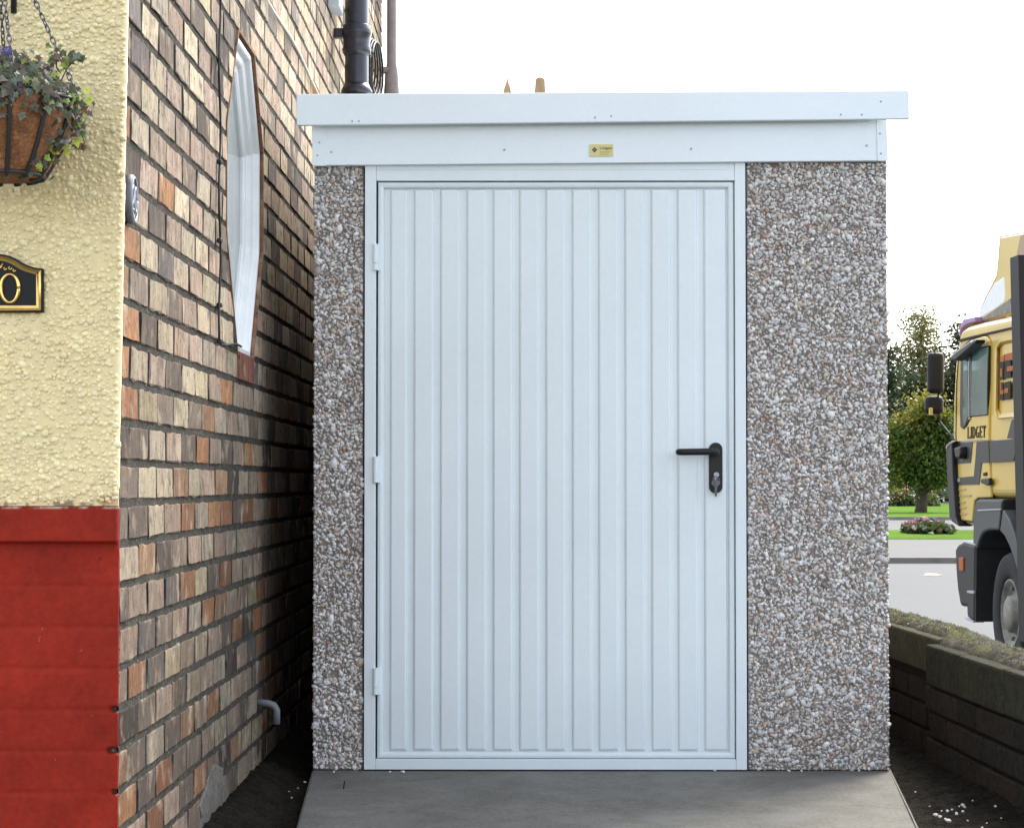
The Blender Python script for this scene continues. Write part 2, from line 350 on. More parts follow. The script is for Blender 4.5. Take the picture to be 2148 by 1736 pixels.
# solid carcass behind the faces, back wall and roof
g = MB(); g.box(-6.4, WX-.20, Y0+.03, Y1-.03, -.7, 5.3); g.build('carcass', M['dark_gap'], house)
g = MB(); g.box(-6.4, WX-.0045, Y1-.028, Y1, -.7, 5.3); g.build('rear_wall', M['mortar'], house)
g = MB(); g.box(WX-.2, WX-.0045, Y0+.002, Y0+.03, -.7, 5.34); g.box(WX-.2, WX-.0045, Y0+.03, Y1-.03, 5.31, 5.34); g.build('wall_edge', M['mortar'], house)
g = MB(); g.prism([(-6.7, Y0-.35, 5.36), (WX+.05, Y0-.35, 5.36), (-3.6, Y0-.35, 7.4)], (0, Y1-Y0+.7, 0)); g.build('roof', M['slate'], house)
# cut-brick reveal of the octagonal window, then the white frame and glass
def ring(mb, a, b, col=None):
    n = len(a); mb.add(list(a)+list(b), [(i, (i+1) % n, (i+1) % n+n, i+n) for i in range(n)], col)
def octo(inset, X):
    cy, cz = -.985, (zlo+zhi)/2; out = []
    n = 8
    for i in range(n):
        p0, p1, p2 = Vector(OCT[i-1]), Vector(OCT[i]), Vector(OCT[(i+1) % n])
        e1 = (p1-p0).normalized(); e2 = (p2-p1).normalized(); n1 = Vector((-e1.y, e1.x)); n2 = Vector((-e2.y, e2.x))
        bis = (n1+n2).normalized(); pp = p1+bis*(inset/max(bis.dot(n1), .3)); out.append((X, pp.x, pp.y))
    return out
g = MB(); g.cur = (.23, .125, .075); ring(g, octo(-.010, WX-.006), octo(-.010, WX+.0028)); ring(g, octo(-.010, WX+.0028), octo(-.0005, WX+.0028)); ring(g, octo(-.0005, WX+.0028), octo(-.001, WX-.003)); g.cur = (.21, .105, .07); ring(g, octo(-.006, WX-.003), octo(-.001, WX-.003)); ring(g, octo(-.001, WX-.003), octo(.001, WX-.11)); g.build('window_reveal', M['brick'], house)
win = None
g = MB()
prof = [(.0015, -.013), (.004, -.008), (.016, -.008), (.020, -.012), (.021, -.026), (.036, -.029), (.041, -.033), (.042, -.045), (.060, -.047), (.066, -.053), (.066, -.068)]
for (i0, d0), (i1, d1) in zip(prof[:-1], prof[1:]): ring(g, octo(i0, WX+d0), octo(i1, WX+d1))
win = g.build('window', M['white_paint'], house); win['label'] = 'elongated eight-sided window with white moulded frame'
g = MB(); g.add(octo(.064, WX-.060), [tuple(range(8))]); g.build('pane', M['glass'], win)
g = MB(); zz0 = zlo-PITCH
for i in range(5):
    ya = -.535+i*.069
    g.box(WX-.02, WX+.006, ya+.003, ya+.066, zlo-.078, zlo+.001, (.20+.03*(i % 2), .085, .06))
g.build('window_sill', M['brick'], house, bevel=.004)
# pebbledash front, real bumps where it is seen
FY = Y0-.022
gx, gz = .0017, .0017
xs = np.arange(-1.36, -.80, gx); zs = np.arange(ZB-.0137, 2.02, gz)
X, Z = np.meshgrid(xs, zs, indexing='ij'); H = np.zeros_like(X)
px_, pz_ = np.meshgrid(np.arange(-1.37, -.80, .0088), np.arange(ZB-.0137, 2.02, .0088), indexing='ij'); nb = px_.size; cx_ = px_.ravel()+rng.normal(0, .0028, nb); cz_ = pz_.ravel()+rng.normal(0, .0028, nb); rad = rng.lognormal(math.log(.0041), .24, nb); hh = rng.uniform(.75, 1.35, nb)
dens = fbm(cx_*1.0, cz_*1.0, 11, 77)
kp = rng.random(nb) > np.where(dens < .40, .34, .06); PBX, PBZ, PBR = cx_[kp], cz_[kp], rad[kp]*rng.uniform(.85, 1.15, kp.sum())
H += .0015*(fbm(X, Z, 9, 31)-.5)
edge = -.8195+.0135*np.clip((Z-.92)/.95, 0, 1)+.0022*(fbm(Z, Z*0, 45, 3)-.5)-.03*np.clip((.8665-Z)/.03, 0, 1)**2
Xc = np.minimum(X, edge); over = np.clip((X-(edge-.010))/.010, 0, 1)
Yp = FY-H*(1-.75*over)+.012*over**2
Yp = np.where(X > edge+gx, FY+.022, Yp)
base = np.array([.73, .59, .325]); vary_ = .93+.14*fbm(X, Z, 60, 51)
C = base*vary_[..., None]; dirt = np.clip((.8665-Z)/.03, 0, 1)*np.clip((fbm(X, Z, 70, 8)-.5)*6, 0, 1); C = C*(1-.65*dirt[..., None])
rw = grid_obj('rendered_wall', np.stack([Xc, Yp, Z], -1), M['render'], house, C)
icp = bmesh.new(); bmesh.ops.create_icosphere(icp, subdivisions=2, radius=1); PV = np.array([v.co[:] for v in icp.verts]); PF = np.array([[v.index for v in f.verts] for f in icp.faces]); icp.free()
eb = -.8195+.0135*np.clip((PBZ-.92)/.95, 0, 1); ok = (PBX < eb-.002) & (PBX > -1.34) & (PBZ > ZB+.002); PBX, PBZ, PBR = PBX[ok], PBZ[ok], PBR[ok]; nbp = len(PBX)
V = PV[None]*(1+rng.normal(0, .05, (nbp, len(PV), 1)))*PBR[:, None, None]*np.stack([rng.uniform(.85, 1.3, nbp), rng.uniform(.75, 1.15, nbp), rng.uniform(.8, 1.15, nbp)], -1)[:, None, :]
an = rng.uniform(-.8, .8, nbp)[:, None]; V = np.stack([V[..., 0]*np.cos(an)-V[..., 2]*np.sin(an), V[..., 1], V[..., 0]*np.sin(an)+V[..., 2]*np.cos(an)], -1)
V += np.stack([PBX, FY+.0002+rng.uniform(-.0006, .0016, nbp), PBZ], -1)[:, None, :]
PC = np.repeat(np.array([.80, .68, .41])*rng.uniform(.88, 1.10, (nbp, 1))*np.array([1, 1, 1]), len(PV), 0)
pb = fast_obj('painted_pebbles', V.reshape(-1, 3), (PF[None]+len(PV)*np.arange(nbp)[:, None, None]).reshape(-1, 3), M['render'], rw, np.clip(PC, 0, .85), True); pb['kind'] = 'stuff'
g = MB(); g.cur = (.76, .63, .365); g.box(-6.4, -1.355, FY, Y0, ZB-.0137, 5.3); g.box(-1.355, WX+.012, FY, Y0, 2.015, 5.3); g.box(-1.36, WX-.001, FY+.016, Y0-.001, ZB-.0117, 2.02); g.build('rendered_upper_wall', M['render'], house)
# red painted plinth with a projecting top course
gx = .004
xs = np.append(np.arange(-1.6, WX-.0005, gx), [WX, WX]); zs = np.arange(-.75, ZB-.0037, .003)
X, Z = np.meshgrid(xs, zs, indexing='ij'); K = np.round((Z-ZB)/PITCH); dz = np.abs(Z-ZB-K*PITCH)+.004*(fbm(X, Z, 25, 17)-.5)
per = .23; ph = np.where(K % 2 == 0, 0, .115); 
Kc = np.floor((Z-ZB)/PITCH); ph = np.where(Kc % 2 == 0, 0, .115); dx = np.abs(((X-WX+ph+.115) % per)-.115)
gro = np.exp(-(dz/.0055)**2)*.0018*(.2+1.4*fbm(X, Z, 8, 19))+np.exp(-(dx/.005)**2)*.0008*(fbm(X, Z, 12, 23))
gap = np.zeros_like(X)
for kk, ln in ((-5, .014), (-6, .021), (-7, .012)):
    zc = ZB+kk*PITCH+.001
    gap = np.maximum(gap, np.clip(1-np.abs(Z-zc)/.0065, 0, 1)*np.clip((X-(WX-ln))/.006, 0, 1))
gap = np.clip(gap*2, 0, 1)
ledge = np.clip((Z-(ZB-PITCH+.004))/.003, 0, 1)
Yp = Y0-.012+gro+.0025*(fbm(X, Z, 14, 29)-.5)-.030*ledge+gap*.02
Yp[-1, :] = Y0+.004
C = np.zeros(X.shape+(3,)); C[:] = (.25, .018, .0085); C *= (.88+.24*fbm(X, Z, 5, 41))[..., None]
C = C*(1-gap[..., None])+np.array([.02, .018, .016])*gap[..., None]
topd = (np.clip((Z-ZB+.0107)/.004, 0, 1)*np.clip((fbm(X, Z, 60, 12)-.45)*5, 0, 1))[..., None]; C = C*(1-topd)+np.array([.5, .4, .33])*topd
grid_obj('plinth', np.stack([X, Yp, Z], -1), M['red'], house, C)
g = MB(); g.cur = (.25, .018, .0085); g.box(-6.4, -1.6, Y0-.012, Y0+.02, -.8, ZB-.0087); g.add([(-1.6, Y0-.043, ZB-.0042), (WX, Y0-.043, ZB-.0042), (WX, Y0, ZB-.0042), (-1.6, Y0, ZB-.0042)], [(0, 1, 2, 3)]); g.build('plinth_ledge', M['red'], house)
# black cable with clips down the wall, turning into the window
def on_wall(x, y, off=.006): return atX(x, y, WX+off)
g = MB(); pts = [on_wall(461+2*math.sin(i*1.3), y, .008) for i, y in enumerate(range(-60, 721, 55))]
pts += [on_wall(463, 722, .010), on_wall(474, 724, .012), on_wall(486, 722, .012), on_wall(497, 722, .010), on_wall(506, 727, -.004)]
g.tube(pts, .0034, 6); cab = g.build('cable', M['cable_black'], house, True)
for y in (128, 340, 505, 640, 716):
    c = on_wall(461, y, .008); g = MB(); g.box(WX+.001, WX+.014, c.y-.012, c.y+.012, c.z-.006, c.z+.006); g.build('cable_clip', M['cable_black'], cab, bevel=.003)
g = MB(); g.tube([atX(562+ (i*14), -12+i*14*1.93+2*math.sin(i), WX+.009) for i in range(0, 8)] , .0045, 6)
zc = 2.455+DZ; g = MB(); g.tube([(WX+.009, -3+.25*i, zc+.012*math.sin(i*.9)) for i in range(32)], .0042, 6); g.build('pale_cable', M['cable_pale'], house, True)
# soil pipe with socket collar
px = -.725; b = atX(748, 190, px); py = b.y; r = .050
zt = lambda y: atX(748, y, px).z
g = MB(); g.tube([(px, py, -.1), (px, py, 4.6)], r, 24); sp = g.build('soil_pipe', M['black_metal'], house, True)
g = MB(); g.lathe((px, py, 0), [(r+.001, zt(118)), (r+.010, zt(110)), (r+.012, zt(104)), (r+.007, zt(99)), (r+.008, zt(78)), (r+.014, zt(72)), (r+.014, zt(63)), (r+.008, zt(60)), (r+.009, zt(54)), (r+.001, zt(52))], n=28); g.build('socket_collar', M['black_metal'], sp, True)
g = MB(); g.lathe((px, py, 0), [(r+.016, zt(197)), (r+.016, zt(191)), (r+.010, zt(186)), (r+.001, zt(176))], n=28); g.build('base_collar', M['black_metal'], sp, True)
g = MB(); g.box(WX, px, py-.02, py+.02, zt(70)-.02, zt(70)+.02); g.build('pipe_bracket', M['black_metal'], sp, bevel=.004)
g = MB(); a = atX(706, 8, WX+.03); g.box(WX, WX+.05, a.y-.09, a.y+.10, a.z-.03, a.z+.14); g.build('wall_box', M['grey_plastic'], house, bevel=.006)
cc = atX(784, 132, WX+.05)
coil = MB()
for k in range(5): coil.tube([(WX+.02+.012*k+.01*math.sin(a_), cc.y+(.33+.015*k)*math.cos(a_), cc.z+(.115+.004*k)*math.sin(a_)-.012*k) for a_ in np.linspace(0, 2*math.pi, 33)], .0055, 6, cap=False)
tag(coil.build('cable_coil', M['cable_black'], None, True), 'coil of black cable hung on the brick wall behind the black pipe', 'cable coil')
# brown downpipe at the rear corner
dx_, dy_ = -.762, 5.55; zt2 = lambda y: atX(819, y, dx_).z
g = MB(); g.tube([(dx_, dy_, -.1), (dx_, dy_, zt2(185)), (dx_, dy_, zt2(142)), (dx_, dy_, zt2(128)), (dx_, dy_, 5.2)], [.043, .043, .036, .027, .027], 18); dp = g.build('downpipe', M['grey_pipe'], house, True)
g = MB(); g.box(WX-.01, dx_, dy_-.03, dy_+.03, zt2(135)-.03, zt2(135)); g.build('pipe_bracket', M['grey_pipe'], dp)
# overflow pipe low on the wall, old cement patch at its foot
a = atX(540, 1472, WX+.0); g = MB(); z_ = a.z
g.tube([(WX-.01, a.y, z_), (WX+.035, a.y, z_-.004), (WX+.05, a.y, z_-.010), (WX+.058, a.y, z_-.022), (WX+.058, a.y, z_-.066)], .011, 10); g.build('overflow_pipe', M['grey_pipe2'], house, True)
g = MB(); g.cur = (.16, .145, .125); cpts = []
for x, y in ((452, 1600), (470, 1608), (468, 1640), (482, 1660), (478, 1700), (470, 1745), (418, 1760), (425, 1715), (420, 1690), (432, 1660), (440, 1630)): q = atX(x, y, WX+.004); cpts.append((q.x+random.uniform(-.003, .003), q.y, q.z))
g.prism(cpts, (-.02, 0, 0)); g.build('cement_patch', M['coping'], house, bevel=.006)

# oval number plaque on the brick
def digit2(w_, h_):                                            # outline path of a 2 in a w x h box
    p = [(-.42, .22), (-.36, .40), (-.15, .5), (.12, .5), (.36, .38), (.40, .2), (.30, .02), (-.05, -.22), (-.42, -.46), (.0, -.44), (.44, -.46)]
    return [(a*w_, b*h_) for a, b in p]
oc = atX(287, 418, WX+.019); ov = thing('oval_plaque', 'small grey oval metal plaque with raised 20, on the brick side wall', 'house number', (WX, oc.y, oc.z))
g = MB(); ax3 = (Vector((0, 1, 0)), Vector((0, 0, 1.22)), Vector((1, 0, 0)))
g.lathe((WX-.002, oc.y, oc.z), [(.040, 0), (.042, .006), (.041, .014), (.038, .017), (.036, .0145), (.0, .0145)], ax3, 40); g.build('backplate', M['pewter'], ov, True)
g = MB(); xx = WX+.0135
for cy, shape in ((-.014, '2'), (.015, '0')):
    pts = digit2(.022, .05) if shape == '2' else [(.011*math.cos(t), .025*math.sin(t)) for t in np.linspace(0, 2*math.pi, 21)]
    g.tube([(xx, oc.y+cy+u, oc.z+v) for u, v in pts], .0028, 6)
g.build('digits', M['pewter_light'], ov, True)
g = MB(); g.tube([(xx+.001, oc.y+.036*math.cos(t), oc.z+.044*math.sin(t)) for t in np.linspace(0, 2*math.pi, 41)], .0022, 6); g.build('rim', M['pewter_light'], ov, True)

# black and gold door-number plaque
PY = FY-.014
pl = thing('number_plaque', 'black house number plaque with gold rim, gold 20 and arched top, on the cream wall', 'house number', (-.93, PY, 1.27))
cxp = -13.0
def pq(x, y, Y=PY): return atY(x, y, Y)
right = [(90, 655), (90, 563)]+[(90-8, 562.5), (76, 561.5), (66, 559), (57, 556), (48, 552), (40, 547), (31, 541.5), (22, 537.5), (12, 534.5), (0, 532.7), (cxp, 532)]
outl = right+[(2*cxp-x, y) for x, y in right[-2::-1]]
g = MB(); P3 = [pq(x, y) for x, y in outl]; g.prism(P3, (0, .018, 0)); g.build('backplate', M['enamel'], pl, bevel=.002)
def shrink(pts, d):
    out = []; n = len(pts)
    for i in range(n):
        p0, p1, p2 = Vector(pts[i-1]), Vector(pts[i]), Vector(pts[(i+1) % n]); e1 = (p1-p0).normalized(); e2 = (p2-p1).normalized()
        n1 = Vector((e1.y, -e1.x)); n2 = Vector((e2.y, -e2.x)); b_ = (n1+n2).normalized(); out.append(p1+b_*(d/max(b_.dot(n1), .35)))
    return out
sgn = 1 if (Vector(shrink(outl, 5)[0])-Vector((cxp, 600))).length < (Vector(outl[0])-Vector((cxp, 600))).length else -1
rings = [[pq(p_[0], p_[1], PY-h) for p_ in shrink(outl, sgn*d)] for d, h in ((3.5, 0), (4.5, .003), (9, .0055), (14, .003), (15, 0))]
g = MB()
for a_, b_ in zip(rings[:-1], rings[1:]): ring(g, a_, b_)
g.build('gold_rim', M['gold'], pl, True)
def gold_stroke(mb, pts, rads): mb.tube([pq(x, y, PY-.002) for x, y in pts], rads, 8)
g = MB(); tt = np.linspace(0, 2*math.pi, 41)
gold_stroke(g, [(20.5+19*math.cos(t), 604.5+29.5*math.sin(t)) for t in tt], [.0022+.0022*abs(math.cos(t)) for t in tt])
gold_stroke(g, [(-47+a*42, 604.5-b*60) for a, b in digit2(1, 1)], .0032); g.build('digits', M['gold'], pl, True)
g = MB()
for s_ in (1, -1):
    for ox, oy, rr_ in ((10, 562.5, 4.2), (20.5, 561.5, 4.6), (29, 566.5, 4.0), (-1, 558, 5.2)):
        gold_stroke(g, [(cxp+s_*(ox-cxp)+rr_*(1-.09*k)*math.cos(k*.55)*s_, oy+rr_*(1-.09*k)*math.sin(k*.55)) for k in range(10)], .0013)
    gold_stroke(g, [(cxp+s_*(x-cxp), y) for x, y in ((-10, 568), (0, 560), (6, 553))], .0014)
g.build('scroll_ornament', M['gold'], pl, True)

# hanging basket
BY = FY-.17; bc = atY(8, 212, BY); Rb = .138
hb = thing('hanging_basket', 'brown coir hanging basket overflowing with ivy, on chains before the cream wall', 'hanging basket', (bc.x, bc.y, bc.z-.15))
prof_b = lambda t: max(0.0, 1-.50*math.sin(t)**1.5) if t < 1.35 else max(0, .50*(math.pi/2-t)/.22)
na, nr = 56, 22; Pg = np.zeros((na+1, nr, 3))
for i in range(na+1):
    an = 2*math.pi*i/na
    for j in range(nr):
        t = j/(nr-1)*math.pi/2; rad_ = Rb*prof_b(t) if j < nr-1 else 0.0
        bulge = 1+.035*math.cos(an*12)*math.cos(t)-.0
        rn = rad_*bulge*(1+.03*math.sin(an*5+t*7)); Pg[i, j] = (bc.x+rn*math.cos(an), bc.y+rn*math.sin(an), bc.z-.155*math.sin(t))
grid_obj('liner', Pg, M['coir'], hb)
g = MB()
for i in range(12):
    an = 2*math.pi*(i+.5)/12+.05
    g.tube([(bc.x+(Rb*1.0)*prof_b(t)*math.cos(an)+.002*math.cos(an), bc.y+(Rb*1.0)*prof_b(t)*math.sin(an)+.002*math.sin(an), bc.z-.157*math.sin(t)) for t in np.linspace(0, 1.4, 12)], .0048, 6)
for t, rr_ in ((0, .004), (1.2, .0045)):
    g.tube([(bc.x+(Rb+.002)*prof_b(t)*math.cos(a_), bc.y+(Rb+.002)*prof_b(t)*math.sin(a_), bc.z-.156*math.sin(t)) for a_ in np.linspace(0, 2*math.pi, 49)], rr_, 6, cap=False)
g.build('wire_frame', M['wire'], hb, True)
hook = atY(-11, -182, BY)
def chain(p0, p1):
    mb = MB(); L = (p1-p0).length; n = int(L/.0125); d = (p1-p0).normalized(); a = d.cross(Vector((0.3, 1, 0))).normalized(); b = d.cross(a)
    for i in range(n):
        c = p0+d*(L*(i+.5)/n); s_ = a if i % 2 else b
        s_ = (s_+(.3 if i % 3 else -.2)*(b if i % 2 else a)).normalized()
        mb.tube([c+d*(.0090*math.cos(t))+s_*(.0042*math.sin(t)) for t in np.linspace(0, 2*math.pi, 13)], .0014, 5, cap=False)
    return mb
for an in (R(4), R(100), R(-112)):
    e = bc+Vector((Rb*math.cos(an), Rb*math.sin(an), .004))
    if an == R(4): e = atY(160, 192, BY)
    if an == R(-112): e = atY(27, 150, BY-.10)
    chain(hook, e).build('chain', M['chain'], hb, True)
g = MB(); g.tube([(hook.x, hook.y, hook.z-.01), (hook.x, hook.y, hook.z+.02), (hook.x, hook.y+.02, hook.z+.035), (hook.x, FY+.01, hook.z+.04)], .005, 8); g.tube([(hook.x, FY-.006, hook.z+.08), (hook.x, FY-.006, hook.z-.16)], .006, 8); g.build('wall_bracket', M['wire'], hb, True)
def ivy_leaf(c, nrm, up, s):
    nrm = nrm.normalized(); u = up-nrm*up.dot(nrm); u = u.normalized() if u.length > 1e-3 else Vector((1, 0, 0)); w_ = nrm.cross(u)
    out = [(0, -.45), (.30, -.55), (.28, -.15), (.62, -.08), (.30, .22), (.0, .75), (-.30, .22), (-.62, -.08), (-.28, -.15), (-.30, -.55)]
    return [c+u*(b*s)+w_*(a*s)+nrm*(-.22*s*(a*a+b*b)) for a, b in out]
lv = MB(); lr = random.Random(5)
pal = [(.085, .105, .055), (.11, .135, .075), (.06, .075, .042), (.15, .165, .11), (.07, .09, .048), (.115, .09, .055), (.20, .21, .15), (.085, .06, .042), (.10, .075, .06)]
def put_leaf(c, s, col, outn):
    n_ = (outn+Vector((lr.uniform(-.7, .7), lr.uniform(-.9, .3), lr.uniform(-.5, .7))))
    lp = ivy_leaf(c, n_, Vector((lr.uniform(-.8, .8), lr.uniform(-.5, .5), -1+lr.random()*.9)), s)
    b0 = len(lv.v); lv.v += [tuple(p_) for p_ in lp]+[tuple(c)]
    lv.c += [tuple(x*lr.uniform(.9, 1.6) for x in col)]*10+[tuple(x*.8 for x in col)]
    lv.f += [(b0+i, b0+(i+1) % 10, b0+10) for i in range(10)]
for i in range(1500):
    an = lr.uniform(0, 2*math.pi); q = lr.random()
    if q < .70:
        rad_ = Rb*1.03*math.sqrt(lr.random()); h = .088*max(0, 1-(rad_/Rb)**2)**.5*lr.uniform(.35, 1.0)+lr.uniform(-.02, .015); dr = Vector((math.cos(an), math.sin(an), .6))
    else:
        rad_ = Rb*lr.uniform(.94, 1.10); h = -lr.random()**1.5*.07+.02; dr = Vector((math.cos(an), math.sin(an), .1))
    c = Vector((bc.x+rad_*math.cos(an), bc.y+rad_*math.sin(an), bc.z+h))
    put_leaf(c, lr.uniform(.010, .020), lr.choice(pal) if lr.random() > .08 else (.24, .30, .05), dr)
for x, y, n_ in ((118, 118, 9), (150, 128, 8), (100, 180, 14), (140, 205, 10), (150, 250, 14), (120, 300, 16), (98, 262, 12), (60, 175, 16), (158, 290, 5), (170, 290, 2), (95, 330, 6), (80, 355, 4), (20, 170, 10), (168, 215, 8)):
    for k in range(n_*2):
        c = atY(x+lr.gauss(0, 13 if n_ > 3 else 3), y+lr.gauss(0, 13), BY-.115+.0007*max(0, x)+lr.uniform(-.02, .02)); put_leaf(c, lr.uniform(.008, .019), lr.choice(pal) if lr.random() > .22 else (.30, .40, .06), Vector((0, -1, .3)))
lv.build('ivy', M['leaf'], hb)
g = MB()
for pts in (((140, 215), (172, 285), (178, 300), (165, 312)), ((150, 240), (160, 280), (148, 300), (130, 318)), ((118, 175), (119, 130), (120, 116)), ((128, 170), (140, 145), (152, 130)), ((60, 230), (80, 280), (100, 330))):
    g.tube([atY(x, y, BY-.10+.0006*x) for x, y in pts], .0013, 5)
g.build('stems', M['bark'], hb, True)
g = MB(); q = atY(14, 158, BY-.09)
for k in range(6): g.add([q+Vector((.012*math.cos(k*1.05), -.004, .010*math.sin(k*1.05)+.045)), q+Vector((.012*math.cos(k*1.05+.9), -.004, .010*math.sin(k*1.05+.9)+.045)), q+Vector((0, -.008, .045))], [(0, 1, 2)], (.10, .07, .22))
g.build('flower', M['flower'], hb)

# ================================================================== GARAGE
gar = thing('garage', 'small flat-roofed garage of pebble-faced concrete panels with white fascia and white door', 'garage', (.24, 0, 0))
GX0, GX1 = atY(658, 1100).x, atY(1863, 1100).x; fz0 = .003
FX0, FX1 = atY(764.5, 900).x, atY(1565, 900).x; FZ1 = atY(1100, 346).z
ztop = atY(900, 300).z
def panel_part(x0, x1, nm='wall_panel'):
    g = MB(); g.box(x0, x1, .0, .07, fz0, ztop); return g.build(nm, M['cement'], gar)
lp_ = panel_part(GX0, FX0-.004); rp_ = panel_part(FX1+.004, GX1)
# exposed stone chips
ico = bmesh.new(); bmesh.ops.create_icosphere(ico, subdivisions=1, radius=1); IV = np.array([v.co[:] for v in ico.verts]); IF = np.array([[v.index for v in f.verts] for f in ico.faces]); ico.free()
CH = np.array([(.62, .60, .58), (.55, .53, .52), (.48, .46, .45), (.70, .69, .68), (.42, .39, .37), (.46, .36, .29), (.40, .29, .23), (.31, .26, .23), (.20, .175, .16), (.50, .43, .34), (.43, .26, .19), (.36, .33, .32)])
CP = np.array([.22, .20, .15, .12, .09, .06, .045, .045, .025, .04, .012, .02])
def chips(x0, x1, z0, z1, parent, pitch=.0076, seed=1):
    r = np.random.default_rng(seed); nx = int((x1-x0)/pitch); nz = int((z1-z0)/pitch)
    gx_, gz_ = np.meshgrid(np.linspace(x0+.004, x1-.004, nx), np.linspace(z0+.004, z1-.002, nz), indexing='ij'); n = nx*nz
    c = np.stack([gx_.ravel()+r.normal(0, pitch*.36, n), r.uniform(-.0032, .0022, n), gz_.ravel()+r.normal(0, pitch*.36, n)], -1)
    c[:, 0] = np.clip(c[:, 0], x0+.003, x1-.003); c[:, 2] = np.clip(c[:, 2], z0+.003, z1-.001)
    keep = r.random(n) < .72+.40*(fbm(c[:, 0]+5, c[:, 2]+5, 16, seed+9)); c = c[keep]; n = len(c)
    s = r.lognormal(math.log(.0053), .29, n)[:, None]*np.stack([r.uniform(.8, 1.5, n), r.uniform(.55, .95, n), r.uniform(.6, 1.0, n)], -1)
    V = IV[None]*(1+np.clip(r.normal(0, .24, (n, 12, 1)), -.5, .5)); V = V*s[:, None, :]
    an = r.uniform(0, 2*np.pi, n); ca, sa = np.cos(an)[:, None], np.sin(an)[:, None]; x, z = V[..., 0]*ca-V[..., 2]*sa, V[..., 0]*sa+V[..., 2]*ca
    tl = r.normal(0, .45, n)[:, None]; y = V[..., 1]*np.cos(tl)-x*np.sin(tl); x = V[..., 1]*np.sin(tl)+x*np.cos(tl)
    V = np.stack([x, y, z], -1)+c[:, None, :]
    F = (IF[None]+12*np.arange(n)[:, None, None]).reshape(-1, 3)
    ci = r.choice(len(CH), n, p=CP/CP.sum()); C_ = CH[ci]*r.uniform(.95, 1.28, (n, 1)); C_ = np.repeat(C_, 12, 0)
    o = fast_obj('stone_chips', V.reshape(-1, 3), F, M['stone'], parent, C_); o['kind'] = 'stuff'
zt_ = atY(900, 344).z
chips(GX0, FX0-.006, fz0, zt_, lp_, seed=1); chips(FX1+.006, GX1, fz0, zt_, rp_, seed=2)
g = MB(); g.box(GX0, GX0+.07, .07, 4.6, fz0, ztop); g.build('side_panel', M['cement'], gar)
g = MB(); g.box(GX1-.07, GX1, .07, 4.6, fz0, ztop); g.build('side_panel', M['cement'], gar)
g = MB(); g.box(GX0+.07, GX1-.07, 4.53, 4.6, fz0, ztop); g.build('rear_panel', M['cement'], gar)
g = MB(); g.box(FX0, FX1, .075, .09, fz0, ztop); g.build('door_backing', M['dark_gap'], gar)
# roof and fascias
UY, LY = -.072, -.030
def quad_board(pxs, Y, th):                                      # board given by its four measured corners on the plane y = Y
    m_ = MB(); m_.prism([atY(x, y, Y) for x, y in pxs], (0, th, 0)); return m_
up = quad_board([(622, 263), (1908, 249.5), (1907, 190), (622, 197.5)], UY, .02); 
r_ = [atY(622, 199, UY), atY(1907, 192, UY)]
g = MB(); g.prism([(GX0+.004, UY+.021, r_[0].z-.03), (GX1-.004, UY+.021, r_[1].z-.03), (GX1-.004, UY+.021, r_[1].z-.004), (GX0+.004, UY+.021, r_[0].z-.004)], (0, 4.75, -.10))
roof = g.build('roof', M['white_fascia'], gar)
fu = up.build('roof_fascia', M['white_fascia'], gar, bevel=.0025)
fl = quad_board([(656, 347), (1861, 337), (1858, 240), (655, 252)], LY, .03).build('fascia_board', M['white_fascia'], gar, bevel=.002)
for pxs in ([(655.5, 348), (683, 347.8), (683, 254), (655, 254)], [(1841, 337.6), (1863.5, 337.4), (1860, 243), (1838, 243)]):
    quad_board(pxs, LY-.003, .002).build('corner_trim', M['white_fascia'], fl, bevel=.0008)
def screw(x, y, Y, par):
    p_ = atY(x, y, Y); m_ = MB(); m_.lathe(p_, [(.0032, .0002), (.0030, -.0012), (.0018, -.0026), (.0002, -.003)], 'Y', 10); m_.build('screw', M['screw'], par, True)
for x, y in ((739, 254), (753, 254), (1248, 246.5), (1282, 243.5), (1764, 240.5), (1808, 240.5), (1848, 213)): screw(x, y, UY, fu)
for x, y in ((670, 299), (666, 326), (695, 319), (1058, 314), (1450, 312), (1818, 305), (1846, 280), (1848, 322)): screw(x, y, LY-.003, fl)
# maker's sticker
npl = thing('name_plate', 'small yellow maker sticker with dark lettering on the white lower fascia', 'sticker', atY(1261, 315, LY-.002)[:])
quad_board([(1237, 328), (1286.5, 327.5), (1286.5, 302.5), (1237, 303)], LY-.0035, .003).build('backing', M['plate'], npl)
def px_poly(mb, pts, Y, th=.0006): mb.prism([atY(x, y, Y) for x, y in pts], (0, th, 0))
g = MB(); g2 = MB(); cx0, cy0, q_ = 1247.2, 314.5, 2.75
for i, (ox, oy) in enumerate(((0, -1), (1, 0), (0, 1), (-1, 0))):
    c0 = (cx0+ox*q_*1.1, cy0+oy*q_*1.1); px_poly(g, [(c0[0]-q_, c0[1]), (c0[0], c0[1]+q_), (c0[0]+q_, c0[1]), (c0[0], c0[1]-q_)], LY-.0042)
px_poly(g2, [(cx0-1.6, cy0), (cx0, cy0+1.6), (cx0+1.6, cy0), (cx0, cy0-1.6)], LY-.0046)
em = g.build('emblem', M['emblem'], npl); g2.build('emblem_middle', M['emblem2'], em)
